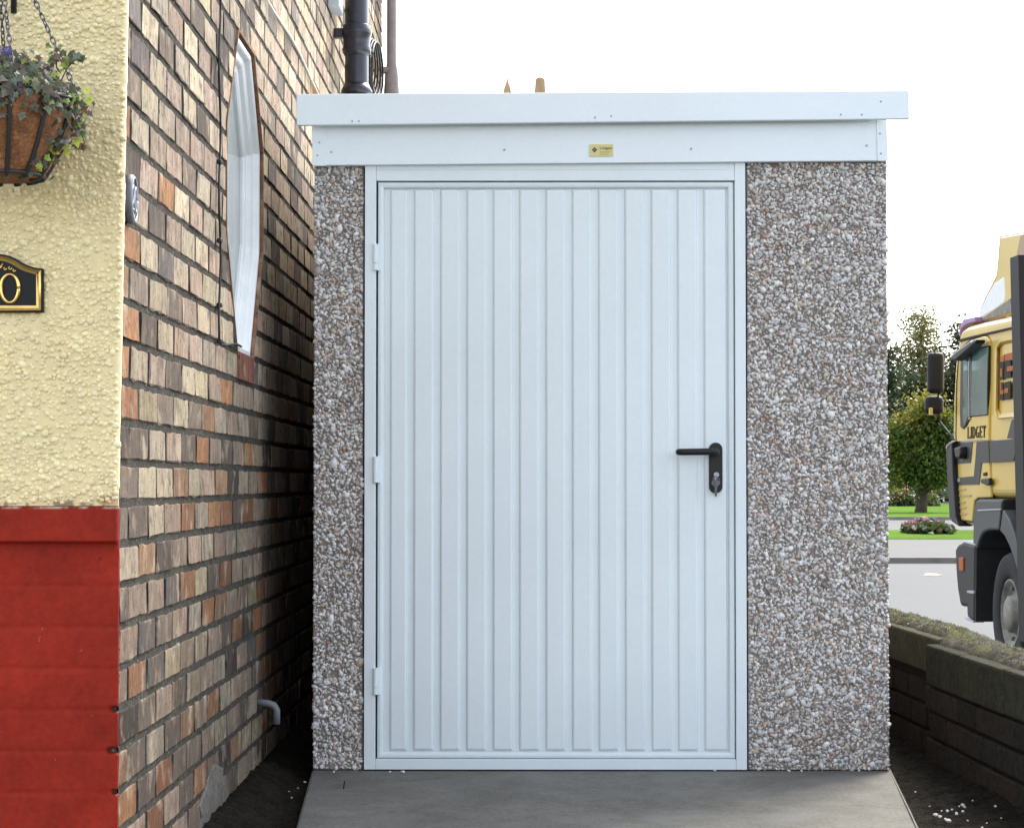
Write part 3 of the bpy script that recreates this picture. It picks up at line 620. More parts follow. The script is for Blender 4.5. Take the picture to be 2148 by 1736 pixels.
def text(name, body, loc, size, mt, parent, rot=(R(90), 0, 0), sx=1.0, ext=.0004):
    cu = bpy.data.curves.new(name, 'FONT'); cu.body = body; cu.size = size; cu.extrude = ext; cu.resolution_u = 4; cu.space_character = 1.05
    o = bpy.data.objects.new(name, cu); COL.objects.link(o); dg = bpy.context.evaluated_depsgraph_get(); me = bpy.data.meshes.new_from_object(o.evaluated_get(dg))
    bpy.data.objects.remove(o); me.name = name
    me.transform(Matrix.Translation(loc) @ Euler(rot).to_matrix().to_4x4() @ Matrix.Diagonal((sx, 1, 1, 1))); me.materials.clear()
    return link(name, me, mt, parent)
tp = atY(1257.6, 313.2, LY-.0042); text('lettering', 'Lidget', tp, .0115, M['ink'], npl, sx=1.28)
g = MB()
for y in (318, 321, 324): px_poly(g, [(1259, y+.7), (1282-(y-318), y+.7), (1282-(y-318), y-.5), (1259, y-.5)], LY-.004)
g.build('fine_print', M['inkgrey'], npl)
# door frame
FYf = -.014
def fr(x0, x1, y0, y1, Y=FYf, th=.07):
    a_ = atY(x0, y1, Y); b_ = atY(x1, y0, Y); return (a_.x, b_.x, Y, Y+th, a_.z, b_.z)
g = MB()
jx0, jx1 = atY(764.5, 900, FYf).x, atY(788, 900, FYf).x; kx0, kx1 = atY(1542.5, 900, FYf).x, atY(1565, 900, FYf).x
hz0, hz1 = atY(1150, 379, FYf).z, atY(1150, 336, FYf).z; bz0, bz1 = .004, atY(1150, 1591.5, FYf).z
g.box(jx0, jx1, FYf, .07, bz0, hz1); g.box(kx0, kx1, FYf, .07, bz0, hz1); g.box(jx1+.0004, kx0-.0004, FYf+.0005, .07, bz0, bz1); g.box(jx1+.0004, kx0-.0004, FYf+.0005, .07, hz0, hz1-.030)
g.box(jx1+.0004, kx0-.0004, FYf+.003, .07, hz1-.0298, hz1)
dfr = g.build('door_frame', M['white_steel'], gar, bevel=.0016)
# door leaf
DYp = .0060
dx0, dx1 = atY(792.5, 900, DYp).x, atY(1540, 900, DYp).x; dz0, dz1 = atY(1150, 1589, DYp).z, atY(1150, 382.5, DYp).z
g = MB(); g.box(dx0, dx1, DYp, .035, dz0, dz1)
door = g.build('door', M['white_steel'], gar)
# rounded lip round the leaf
LW = .0193; prof = [(0, .004), (.0005, -.002), (.003, -.0055), (.009, -.0070), (.0155, -.0055), (.0188, -.001), (LW, .004)]
def rect(i, h): return [(dx0+i, h, dz0+i), (dx1-i, h, dz0+i), (dx1-i, h, dz1-i), (dx0+i, h, dz1-i)]
g = MB()
for (i0, h0_), (i1, h1_) in zip(prof[:-1], prof[1:]): ring(g, rect(i0, h0_), rect(i1, h1_))
g.build('door_lip', M['white_steel'], door)
# pressed flats between the grooves
edges_px = [818]+[861+55.35*i for i in range(12)]+[1524.5]
g = MB(); zb_, zt__ = dz0+LW+.004, dz1-LW-.003
for i in range(13):
    xa = atY(edges_px[i]+(6.5 if i else 0), 900, 0).x; xb = atY(edges_px[i+1]-(6.5 if i < 12 else 0), 900, 0).x
    rr0 = [(xa, DYp+.0002, zb_), (xb, DYp+.0002, zb_), (xb, DYp+.0002, zt__), (xa, DYp+.0002, zt__)]
    e1 = .003; e2 = .0065
    rr1 = [(xa+e1, -.0012, zb_+e1), (xb-e1, -.0012, zb_+e1), (xb-e1, -.0012, zt__-e1), (xa+e1, -.0012, zt__-e1)]
    rr2 = [(xa+e2, -.0032, zb_+e2), (xb-e2, -.0032, zb_+e2), (xb-e2, -.0032, zt__-e2), (xa+e2, -.0032, zt__-e2)]
    ring(g, rr0, rr1); g.frustum(rr1, rr2)
g.build('ribbed_panel', M['white_steel'], door, bevel=.0015)
for y0, y1 in ((512, 567), (957, 1012), (1400, 1456)):
    h = None; a_, b_ = atY(787.5, y1, -.014), atY(787.5, y0, -.014); ln = b_.z-a_.z
    g = MB(); g.tube([(a_.x, -.017, a_.z), (a_.x, -.017, a_.z+ln*.27)], .0078, 14); g.tube([(a_.x, -.017, a_.z+ln*.28), (a_.x, -.017, b_.z)], .0078, 14)
    g.box(a_.x, a_.x+.014, -.0135, .01, a_.z, b_.z); g.build('hinge', M['white_steel'], gar, bevel=.001)
# handle
HY = -.0034; hc0, hc1 = atY(1501, 942, HY), atY(1501, 1020.5, HY); hr = .0204
pts = [(hc0.x+hr*math.cos(t), HY, hc0.z+hr*math.sin(t)) for t in np.linspace(0, math.pi, 17)]+[(hc0.x+hr*math.cos(t), HY, hc1.z+hr*.96*math.sin(t)) for t in np.linspace(math.pi, 2*math.pi, 17)]
g = MB(); g.prism(pts, (0, -.009, 0)); hd = g.build('handle', M['black_plastic'], door, bevel=.002)
lz = atY(1460, 947, -.06).z; lx1 = atY(1503, 947, -.05).x; lx0 = atY(1423, 947, -.062).x
g = MB(); g.tube([(lx1, -.010, lz), (lx1, -.045, lz), (lx1-.005, -.056, lz), (lx1-.018, -.061, lz), (lx0+.01, -.060, lz-.001), (lx0+.004, -.056, lz-.001), (lx0+.001, -.048, lz-.001)], [.0105, .0105, .0105, .0105, .0102, .0102, .0095], 16); g.build('lever', M['black_plastic'], hd, True)
kz = atY(1501, 1003, -.02)
g = MB(); g.lathe((kz.x, -.0123, kz.z), [(.0085, 0), (.0085, -.004), (.003, -.0042)], 'Y', 18); g.build('lock_cylinder', M['pewter'], hd, True)
ks = thing('key_bunch', 'metal keys hanging from the lock of the black door handle', 'keys', (kz.x, -.02, kz.z))
def key(parent, c, ang, s=1.0, mt='pewter_light', nm='key'):
    m_ = MB(); ca, sa = math.cos(ang), math.sin(ang); T = lambda u, v: (c[0]+s*(u*ca-v*sa), c[1], c[2]+s*(u*sa+v*ca))
    m_.prism([T(.010*math.cos(t), .010+.009*math.sin(t)) for t in np.linspace(0, 2*math.pi, 14, endpoint=False)], (0, -.0022, 0))
    m_.prism([T(-.003, .001), T(.003, .001), T(.003, -.020), T(.0, -.026), T(-.003, -.022)], (0, -.002, 0)); return m_.build(nm, M[mt], parent, bevel=.0004)
key(ks, (kz.x, -.026, kz.z+.003), R(-14), .85); key(ks, (kz.x-.001, -.030, kz.z-.026), R(2), 1.2, 'pewter'); key(ks, (kz.x+.002, -.034, kz.z-.022), R(-10), .9, 'pewter')
g = MB(); g.tube([(kz.x+.011*math.cos(t), -.030+.003*math.sin(t*2), kz.z-.006+.012*math.sin(t)) for t in np.linspace(0, 2*math.pi, 25)], .0011, 6, cap=False); g.build('key_ring', M['pewter'], ks, True)

# loose stone chips on the soil and slab
def chip_mesh(seed):
    r = random.Random(seed); V = [tuple((x*(1+r.gauss(0, .17))*s for x, s in zip(v, (.008, .0065, .0052)))) for v in IV]; m_ = MB(); m_.cur = (.66, .63, .60); m_.add(V, [tuple(f) for f in IF]); return m_
cr = random.Random(11); protos = []
chips_at = [(1963, 1708, 1.3), (1972, 1712, 1.0), (1990, 1720, 1.5), (1983, 1717, .9), (2006, 1705, 1.0), (2020, 1688, 1.2), (2024, 1692, .8), (2020, 1701, .9), (1997, 1697, .7), (2088, 1690, .9), (2060, 1735, .8), (1920, 1660, .7), (1987, 1700, .8), (2012, 1690, .6), (2040, 1678, .6), (1975, 1700, .6), (2030, 1720, .6), (2070, 1725, .5), (1950, 1690, .5), (2100, 1715, .6)]
for i, (x, y, s) in enumerate(chips_at):
    p_ = atZ(x, y, -.028)
    if i < 4: o = chip_mesh(i).build('stone_chip', M['stone']); protos.append(o)
    else: o = protos[i % 4].copy(); COL.objects.link(o)
    s *= .78; o.location = p_; o.scale = (s, s, s); o.rotation_euler = (cr.uniform(-.5, .5), cr.uniform(-.5, .5), cr.uniform(0, 6))
    tag(o, 'loose white stone chip on the dark soil between the slab and the boundary wall', 'stone', 'white chips on the soil at the boundary wall')
for i, (x, y, s) in enumerate([(562, 1674, 1.0), (551, 1688, .7), (537, 1694, .9), (588, 1661, .7), (606, 1660, .6), (640, 1640, .8), (625, 1652, .5), (612, 1672, .5), (596, 1640, .6)]):
    o = protos[i % 4].copy(); COL.objects.link(o); p_ = atZ(x, y, -.03); o.location = p_; o.scale = (s, s, s); o.rotation_euler = (cr.uniform(-.5, .5), cr.uniform(-.5, .5), cr.uniform(0, 6))
    tag(o, 'loose white stone chip on the dark alley floor beside the brick wall', 'stone', 'white chips in the alley')
for i, (x, y, s) in enumerate([(845, 1617, .9), (818, 1617, .5), (1655, 1615, .9), (1681, 1615, .7), (1499, 1614, .6), (1800, 1613, .5), (700, 1617, .6)]):
    o = protos[i % 4].copy(); COL.objects.link(o); p_ = atZ(x, y, .004); o.location = (p_.x, min(p_.y, -.022), .003); o.scale = (s, s, s)
    tag(o, 'loose pale stone chip on the concrete slab at the foot of the garage front', 'stone', 'chips on the slab')

# ================================================================== BOUNDARY WALL
bw = thing('boundary_wall', 'low dark brick boundary wall with thick moss on its coping, right of the garage', 'wall', (1.3, 0, 0))
K = -.049; WXr = lambda y: 1.362+K*(y+.66)                      # front face line
TOP = .3465; TH = .225
db = MB(); dm = MB(); r5 = random.Random(9)
def wp(y, off, z): return (WXr(y)+off, y, z)
YS = .56
for k in range(-2, 4):
    z1 = TOP-.137-k*.082 if k >= 0 else None
for k in range(0, 9):
    z1 = TOP-.137-k*.084; z0 = z1-.084; y = -4.2-(.115 if k % 2 else 0)
    while y < 4.3:
        L = .23+r5.uniform(-.006, .006); ya, yb = max(y, -4.2)+.005, min(y+L-.005, 4.4); off = 0 if yb < YS+.1 else .045
        if not (ya < YS < yb) or True:
            base = r5.choice([(.062, .052, .042), (.050, .044, .037), (.075, .056, .044), (.058, .054, .045)]); j = r5.uniform(-.003, .004)
            db.prism([wp(ya, off-j, z0+.006), wp(yb, off-j, z0+.006), wp(yb, off-j, z1-.006), wp(ya, off-j, z1-.006)], (.1, 0, 0), base)
        y += L
db.build('brickwork', M['dark_brick'], bw, bevel=.004)
dm.cur = (.035, .032, .027)
dm.prism([wp(-4.2, .012, -.75), wp(YS, .012, -.75), wp(YS, .012, TOP-.137), wp(-4.2, .012, TOP-.137)], (TH-.02, 0, 0))
dm.prism([wp(YS, .057, -.75), wp(4.4, .057, -.75), wp(4.4, .057, TOP-.05), wp(YS, .057, TOP-.05)], (TH-.06, 0, 0)); dm.build('wall_core', M['dark_brick'], bw)
cp = MB(); joints = [-4.2, -3.5, -2.85, -2.2, -1.62, -1.02, -.42, .1, YS]
for a_, b_ in zip(joints[:-1], joints[1:]):
    d = r5.uniform(-.004, .006); c0 = r5.choice([(.050, .050, .034), (.042, .043, .031), (.056, .054, .04)])
    cp.prism([wp(a_+.003, -.006-d, TOP-.135), wp(b_-.003, -.006-d, TOP-.135), wp(b_-.003, -.006-d, TOP-.004), wp(a_+.003, -.006-d, TOP-.004)], (.09, 0, 0), c0)
cp.prism([wp(YS+.01, .036, TOP-.11), wp(4.4, .036, TOP-.11), wp(4.4, .036, TOP+.012), wp(YS+.01, .036, TOP+.012)], (.09, 0, 0), (.075, .075, .05))
cp.build('coping_stone', M['coping'], bw, bevel=.008)
# moss cushion along the top
ys = np.arange(-4.2, 4.4, .010); us = np.linspace(0, 1, 34)
Yg, U = np.meshgrid(ys, us, indexing='ij'); hump = np.sin(np.pi*U**.8)
nz_ = fbm(Yg, U*.25, 20, 61); nf = fbm(Yg, U*.25, 90, 71)
far = 1/(1+np.exp(-(Yg-YS)/.02)); u0 = .028+.022*fbm(Yg, Yg*0, 9, 3)+.030*far
Zg = TOP-.006+.030*hump**.7*(.55+.9*nz_)+.016*(nf-.5)*hump+.012*far
Xg = 1.362+K*(Yg+.66)+u0+U*(TH-.0-u0)
gcol = np.array([.085, .088, .038]); bcol = np.array([.085, .078, .062]); ycol = np.array([.125, .12, .042]); 
m1 = np.clip((fbm(Yg, U*.25, 11, 81)-.44)*4, 0, 1)[..., None]; m2 = np.clip((fbm(Yg, U*.25, 30, 91)-.60)*6, 0, 1)[..., None]
C = bcol*(1-m1)+gcol*m1; C = C*(1-m2)+ycol*m2; C *= (.75+.5*nf)[..., None]
o = grid_obj('moss', np.stack([Xg, Yg, Zg], -1), M['coping'], bw, C); o['kind'] = 'stuff'
# moss blades
nb = 12000; yy = rng.uniform(-2.2, 4.4, nb); uu = rng.random(nb); b0 = .03+.03/(1+np.exp(-(yy-YS)/.02)); xx = 1.362+K*(yy+.66)+b0+uu*(TH-b0)
iy = np.clip(((yy+4.2)/.010).astype(int), 0, len(ys)-1); iu = np.clip((uu*33).astype(int), 0, 33); zz = Zg[iy, iu]; an = rng.uniform(0, 6.28, nb); hgt = rng.uniform(.003, .009, nb)*np.clip(fbm(yy, uu*.25, 12, 5)*2-.3, .2, 1.2)
dx_b, dy_b = np.cos(an)*.0016, np.sin(an)*.0016
V = np.stack([np.stack([xx-dx_b, yy-dy_b, zz-.002], -1), np.stack([xx+dx_b, yy+dy_b, zz-.002], -1), np.stack([xx+rng.normal(0, .004, nb), yy+rng.normal(0, .004, nb), zz+hgt], -1)], 1)
Cb = np.repeat(C[iy, iu]*rng.uniform(.7, 1.3, (nb, 1)), 3, 0)
o = fast_obj('moss_blades', V.reshape(-1, 3), np.arange(nb*3).reshape(-1, 3), M['leaf'], bw, Cb); o['kind'] = 'stuff'

# ================================================================== TRUCK
TP = Vector((3.92, 11.65, ROAD)); TD = Vector((-.0551, 1, 0)).normalized(); TN = Vector((-TD.y, TD.x, 0))      # nose direction, outward normal of the side we see
TN = TN if TN.x < 0 else -TN
truck = thing('truck', 'cream truck with grey stripes, lettered cab and roof deflector parked beyond the boundary wall', 'truck', TP[:])
def tp_(x, y, out=0.0): return atP(x, y, TP+TN*out, TN)
def side(mb, pts, out, th): mb.prism([tp_(x, y, out) for x, y in pts], -TN*th)
def uz(u, z, out=0.0): return TP+TD*u+Vector((0, 0, z))+TN*out       # metres along the truck from the front axle, height over road
def inv(x, y, out=0.0):
    q = tp_(x, y, out)-TP; return q.dot(TD), q.z
cab_out = [(2013, 692), (2026, 683), (2045, 678), (2120, 661), (2172, 648), (2172, 1045), (2049, 1043.5), (2044.5, 1050), (2041, 1103), (2013, 1101), (2004, 1088), (1998, 1000), (1997, 912), (1998.5, 841), (2003, 762), (2009, 722)]
g = MB(); side(g, cab_out, -.02, 2.36); cabo = g.build('cab', M['cream'], truck, bevel=.07, seg=4)
g = MB(); side(g, [(2009, 717), (2040, 708), (2122, 689), (2172, 678), (2172, 675), (2122, 685.5), (2040, 704.5), (2010, 712)], .004, .03); g.build('gutter_trim', M['livery'], cabo)
# door seam and door
g = MB(); dr = [(2011, 733), (2035, 712), (2062, 703.5), (2071, 704), (2076, 712), (2075.5, 800), (2074, 924), (2077, 1000), (2079, 1044), (2050, 1045), (2042.5, 1052), (2038, 1095), (2014, 1092), (2006, 1020), (2004, 912), (2006, 800)]
side(g, dr, -.012, .03); dseam = g.build('door_seam', M['livery'], cabo)
def scale_px(pts, sx, sy):
    cx = sum(p_[0] for p_ in pts)/len(pts); cy = sum(p_[1] for p_ in pts)/len(pts); return [(cx+(x-cx)*sx, cy+(y-cy)*sy) for x, y in pts]
g = MB(); side(g, scale_px(dr, .955, .993), .0, .03); ddoor = g.build('door', M['cream'], cabo, bevel=.012)
# windows
g = MB(); side(g, [(2014.5, 752), (2038, 731), (2046, 726), (2072, 724), (2071.5, 800), (2070, 871), (2035, 874.5), (2026, 893), (2020, 900), (2014, 896), (2013, 860)], .012, .03); wd = g.build('window', M['black_plastic'], ddoor, bevel=.01)
g = MB(); side(g, [(2039, 732), (2071, 728.5), (2070, 800), (2069, 869), (2036.5, 872.5), (2038, 800)], .016, .01); g.build('pane', M['cab_glass'], wd)
g = MB(); side(g, [(2020, 752), (2029, 742), (2030, 800), (2031, 872), (2023, 893), (2019.5, 880)], .016, .01); g.build('pane', M['cab_glass'], wd)
g = MB(); side(g, [(2030.5, 738), (2032, 738), (2033, 878), (2031.5, 880)], .018, .01); g.build('divider', M['chrome'], wd)
# stripes on cab side (each a painted sheet proud of the panel)
g = MB()
S = lambda pts, o=.006: side(g, pts, o, .004)
S([(1998.5, 931), (2039.5, 927.5), (2035.5, 970.5), (2000, 973)]); S([(2048.5, 927), (2073.3, 924.8), (2075, 969.8), (2059, 970.5), (2053.5, 1016), (2004.5, 1017), (2003, 1002), (2042.5, 998.5), (2045, 970.6)])
S([(2076, 924.5), (2133, 920), (2126, 966.3), (2077, 969.6)]); S([(2112, 919.5), (2122, 880), (2133, 878), (2133, 919)])
g.build('livery_stripe', M['stripe'], cabo)
g = MB(); side(g, [(2000, 924.5), (2073, 920.5), (2073, 923.8), (2000, 930)], .012, .012); g.build('door_moulding', M['chrome'], ddoor, bevel=.004)
# lettering on the door: drawn letters with serifs, condensed
def glyphs(word):
    out = []; x = 0
    def B(x0, x1, y0, y1): return [(x0, y0), (x1, y0), (x1, y1), (x0, y1)]
    def arcband(cx, cy, rx, ry, a0, a1, t0, n=10):
        o_ = [(cx+rx*math.cos(a), cy+ry*math.sin(a)) for a in np.linspace(a0, a1, n)]; i_ = [(cx+(rx-t0)*math.cos(a), cy+(ry-.07)*math.sin(a)) for a in np.linspace(a1, a0, n)]; return o_+i_
    Wd = {'L': .86, 'I': .46, 'D': 1.0, 'G': 1.0, 'E': .88, 'T': .96}
    for ch in word:
        w_ = Wd[ch]; P_ = []
        st = lambda x0: [B(x0, x0+.18, 0, 1), B(x0-.08, x0+.26, 0, .05), B(x0-.08, x0+.26, .95, 1)]
        if ch == 'L': P_ = st(.1)+[B(.28, .76, 0, .06), B(.68, .76, .06, .22)]
        if ch == 'I': P_ = st(.13)
        if ch == 'D': P_ = st(.1)+[arcband(.30, .5, .58, .5, -math.pi/2, math.pi/2, .17)]
        if ch == 'G': P_ = [arcband(.48, .5, .42, .5, R(55), R(320), .16, 16), B(.66, .82, .06, .42), B(.52, .90, .40, .46)]
        if ch == 'E': P_ = st(.1)+[B(.28, .76, 0, .06), B(.28, .62, .47, .53), B(.28, .74, .94, 1), B(.70, .76, .06, .2), B(.68, .74, .82, .94), B(.58, .62, .40, .60)]
        if ch == 'T': P_ = [B(.37, .55, 0, .94), B(.28, .64, 0, .05), B(.05, .87, .94, 1), B(.05, .11, .76, .94), B(.81, .87, .76, .94)]
        out += [[(x+a, b) for a, b in p_] for p_ in P_]; x += w_+.04
    return out, x
gl, gw = glyphs('LIDGET'); g = MB()
bl, brr, tl, tr = (2028.5, 920), (2067.5, 917), (2028.5, 895.5), (2068, 892)
for poly in gl:
    pts = []
    for a, b in poly:
        a /= gw; top = (tl[0]+(tr[0]-tl[0])*a, tl[1]+(tr[1]-tl[1])*a); bot = (bl[0]+(brr[0]-bl[0])*a, bl[1]+(brr[1]-bl[1])*a); pts.append((bot[0]+(top[0]-bot[0])*b, bot[1]+(top[1]-bot[1])*b))
    side(g, pts, .006, .004)
g.build('lettering', M['livery'], ddoor)
r6 = random.Random(4)
for y, x0, x1 in ((1026, 2008, 2025), (1039, 2008.5, 2037), (1053, 2010, 2024), (1064, 2012, 2026), (1077, 2013, 2027)):
    g = MB(); side(g, [(x0, y+2.2), (x1, y+1.8), (x1, y-1.6), (x0, y-1.8)], .006, .004); g.build('faded_lettering', M['faint'], ddoor)
# rear quarter panel with emblem
g = MB()
po = [(2090, 727), (2097, 716), (2160, 702), (2160, 872), (2093, 878), (2088, 862)]; pi_ = [(2095, 732), (2101, 723), (2158, 711), (2158, 862), (2098, 867), (2094, 856)]
ring(g, [tp_(x, y, -.018) for x, y in po], [tp_(x, y, .012) for x, y in scale_px(po, .97, .985)]); ring(g, [tp_(x, y, .012) for x, y in scale_px(po, .97, .985)], [tp_(x, y, -.015) for x, y in pi_]); g.build('pressed_panel', M['cream'], cabo)
ga = MB(); gb = MB()
EP = []
def E(mb, pts, o=.004):
    if mb is gb: EP.append((pts, o))
    else: side(mb, pts, o, .006)
E(gb, [(2098, 757), (2100, 748), (2107, 743), (2106, 757)]); E(gb, [(2108.5, 742.5), (2128, 738), (2128, 754), (2107.5, 756.5)])
E(ga, [(2096.5, 758.5), (2105.5, 757.5), (2104, 795.5), (2095.5, 797)]); E(ga, [(2107.5, 757), (2119.5, 754), (2120, 790), (2106.5, 793.5)])
E(ga, [(2095.5, 803), (2104.5, 801.5), (2104, 838.5), (2094.5, 839.5)]); E(ga, [(2106.5, 801), (2119.5, 798.5), (2119, 836), (2106, 838)])
E(gb, [(2098, 773), (2101.5, 772), (2101.5, 790), (2098, 791)], .008); E(gb, [(2112, 769), (2126, 766), (2126, 777), (2112, 779)], .008)
E(gb, [(2097.5, 819), (2104.2, 817), (2104, 826), (2097.5, 827)], .008); E(gb, [(2106.5, 815), (2114.5, 813), (2114.5, 823), (2106.3, 825)], .008); E(gb, [(2097.5, 803.5), (2100, 803), (2100, 819), (2097.5, 819)], .008)
e1 = ga.build('emblem', M['livery'], cabo); 
for pts, o_ in EP: gb = MB(); side(gb, pts, o_, .006); gb.build('emblem_piece', M['orange'], e1)
# door handle, lock
g = MB(); side(g, [(2057, 1004), (2074, 1002), (2074.5, 1016), (2069, 1018), (2057, 1013)], .03, .035); g.build('door_handle', M['black_plastic'], ddoor, bevel=.01)
g = MB(); side(g, [(2062, 991), (2069, 990), (2069, 997), (2062, 998)], .010, .012); g.build('lock', M['livery'], ddoor, bevel=.004)
g = MB(); side(g, [(2004, 1003), (2013, 1002.5), (2013, 1010), (2004, 1010.5)], .009, .004); g.build('badge', M['grey_plastic'], ddoor)
# front corner deflector
g = MB(); side(g, [(1983.5, 938), (1986, 931), (1996, 925), (1997.5, 975), (1999, 1010), (2004, 1085), (2010, 1104), (1996, 1094), (1991, 1085), (1986.5, 1005)], .05, .14); cdf = g.build('corner_deflector', M['black_plastic'], truck, bevel=.015)
g = MB(); side(g, [(1983, 940), (1985, 932), (1996, 924), (2003, 925), (1997, 929), (1988, 935), (1985, 942)], .058, .10); g.build('cap_trim', M['chrome'], cdf, bevel=.004)
# grey step housing, mudguard, arch
g = MB(); arc_in = [(2049, 1150), (2054, 1132), (2060, 1120), (2067, 1114), (2078, 1111.5), (2090, 1112)]
side(g, [(2043, 1062), (2046.5, 1050), (2051, 1046.5), (2103, 1046), (2099, 1075), (2095, 1112)]+arc_in[::-1]+[(2040.5, 1150), (2041, 1100)], .03, .3); g.build('step_housing', M['trim'], truck, bevel=.02)
g = MB(); side(g, [(2050, 1068.5), (2098, 1066.5), (2098, 1069.5), (2050, 1072)], .04, .02); g.build('step_edge', M['grey_plastic'], truck, bevel=.004)
out_arc = [(2103, 1068), (2117, 1090), (2128, 1120), (2136, 1152), (2141, 1185), (2143, 1213)]; in_arc = [(2097, 1113), (2107, 1124), (2117, 1145), (2126, 1170), (2133, 1195), (2136, 1214)]
g = MB(); side(g, out_arc+in_arc[::-1], .06, .55); g.build('mudguard', M['trim'], truck, bevel=.012)
g = MB(); side(g, [(2136, 1214), (2172, 1214), (2172, 1330), (2138, 1330)], .02, .5); g.build('side_tank', M['trim'], truck, bevel=.03)
g = MB(); side(g, [(2047, 1142), (2058, 1128), (2080, 1112), (2140, 1120), (2140, 1250), (2076, 1300), (2041.5, 1303)], -.40, .12); side(g, [(2041.5, 1150), (2048.5, 1150), (2047, 1302), (2041.5, 1303.5)], .02, .42); g.build('mud_flap', M['tyre'], truck)
# bumper
g = MB(); side(g, [(2003, 1150), (2008, 1142), (2020, 1135), (2045, 1141), (2043, 1303), (2040, 1303.5), (2028, 1294), (2027.5, 1272), (2014, 1271), (2008, 1235), (2005, 1200)], .03, 2.42); bp = g.build('bumper', M['black_plastic'], truck, bevel=.03)
g = MB(); side(g, [(2010, 1169), (2019.5, 1168), (2019.5, 1197), (2011.5, 1197)], .045, .03); g.build('side_lamp', M['lamp'], bp, bevel=.008)
g = MB(); side(g, [(2028, 1238), (2042, 1238), (2042, 1245), (2028, 1243)], .040, .02); g.build('bumper_step', M['grey_plastic'], bp, bevel=.004)
g = MB(); side(g, [(2021, 1134), (2045, 1140), (2045, 1144), (2021, 1138)], .034, .1); g.build('bumper_edge', M['grey_plastic'], bp, bevel=.004)
g = MB(); side(g, [(2024, 1292), (2030, 1296), (2041, 1302), (2041, 1305), (2026, 1299)], .036, .1); g.build('bumper_step', M['grey_plastic'], bp, bevel=.004)
# wheel
def wheel(u, parent, rad_=.505, out=.0):
    c = uz(u, rad_, out); ax = (TD, Vector((0, 0, 1)), TN); t_ = MB()
    t_.lathe(c, [(.30, -.30), (rad_-.03, -.30), (rad_, -.27), (rad_, -.05), (rad_-.02, -.012), (rad_-.06, .0), (.33, -.012), (.295, -.03), (.285, -.10), (.1, -.13)], ax, 40)
    ty = t_.build('wheel', M['tyre'], parent, True)
    h_ = MB(); h_.lathe(c, [(.287, -.10), (.288, -.026), (.275, -.022), (.262, -.045), (.20, -.085), (.155, -.075), (.150, -.02), (.12, .0), (.05, .012), (.0, .012)], ax, 32); hub = h_.build('rim', M['rim'], ty, True)
    for k in range(10):
        a_ = 2*math.pi*k/10; n_ = MB(); n_.lathe(c+TD*(.215*math.cos(a_))+Vector((0, 0, .215*math.sin(a_)))-TN*.085, [(.016, 0), (.016, .028), (.010, .034)], ax, 8); n_.build('wheel_nut', M['rim'], ty)
uw, _ = inv(2112, 1288); wheel(uw, truck)
# mirrors, purple lens fringe, deflector
def box_at(mb, x0, x1, y0, y1, out, depth_u, tilt=0):
    a_ = tp_(x0, y1, 0); 
    u0, _z = inv((x0+x1)/2, (y0+y1)/2); 
def mirror(x0, x1, y0, y1, Yd, name, par, mt='black_plastic'):
    a_ = atY(x0, y1, Yd); b_ = atY(x1, y0, Yd); m_ = MB(); m_.box(a_.x, b_.x, Yd, Yd+.09, a_.z, b_.z); return m_.build(name, M[mt], par, bevel=.045, seg=4)
mY = 13.62
m1_ = mirror(1946.5, 1982, 738, 825, mY, 'mirror', truck); m2_ = mirror(1941, 1981, 830, 868, mY+.02, 'mirror', truck)
q1 = atY(1951, 850, mY-.02); g = MB(); g.box(q1.x-.01, q1.x+.025, mY-.03, mY, q1.z-.09, q1.z-.02); g.build('mirror_lens', M['cream'], m2_, bevel=.008)
g = MB(); g.tube([atY(1958, 745, mY+.05), atY(1962, 733, mY+.05), atY(1972, 728, mY), atY(2004, 724.5, 13.42)], .008, 8); g.build('mirror_arm', M['post'], truck, True)
g = MB(); g.tube([atY(1968, 825, mY+.05), atY(1969, 866, mY+.05), atY(1972, 885, mY+.05), atY(1996, 914, 13.42), atY(2003, 926, 13.32), atY(2006, 935, 13.22)], .009, 8); g.build('mirror_arm', M['post'], truck, True)
g = MB(); side(g, [(2000, 938), (2013, 936), (2014, 952), (2012, 962), (2003, 962)], .07, .08); g.build('arm_mount', M['black_plastic'], truck, bevel=.02)
g = MB(); side(g, [(1993.5, 750), (1996, 743), (2040, 712.5), (2047, 712), (2045, 720), (2004, 756), (1996, 757.5)], .12, .09); km = g.build('kerb_mirror', M['black_plastic'], truck, bevel=.02)
g = MB(); g.prism([tp_(x, y, .125) for x, y in ((1994, 747.5), (1997, 741), (2036, 714), (2037, 719), (2004, 743), (1998, 749))], -TN*.09+Vector((0, 0, .012))); g.build('lit_mirror_top', M['chrome'], km, bevel=.01)  # bright strip colours in the sky-lit top of the mirror housing
g = MB(); side(g, [(2010, 700), (2014, 683), (2020, 669), (2045, 664), (2045, 675), (2028, 680), (2016, 690), (2013, 706)], -.05, 2.2); sv = g.build('purple_fringe', M['purple'], truck, bevel=.01)  # added visor shape; its purple colours in lens fringing
outer = [(2097, 496), (2150, 486), (2172, 482), (2172, 652), (2122, 660), (2049, 676), (2051, 664), (2058, 643), (2067, 622), (2080, 598), (2090, 577), (2092, 560)]
g = MB()
front = [(2097, 496), (2092, 560), (2090, 577), (2080, 598), (2067, 622), (2058, 643), (2051, 664)]
fa = [tp_(x, y, -.12) for x, y in front]; fb = [p_-TN*2.0 for p_ in fa]
for i in range(len(front)-1): g.add([fa[i], fa[i+1], fb[i+1], fb[i]], [(0, 1, 2, 3)])
ta = [tp_(x, y, -.12) for x, y in ((2097, 496), (2172, 482))]; g.add(ta+[p_-TN*2.0 for p_ in ta[::-1]], [(0, 1, 2, 3)])
dfl = g.build('roof_deflector', M['cream'], truck)
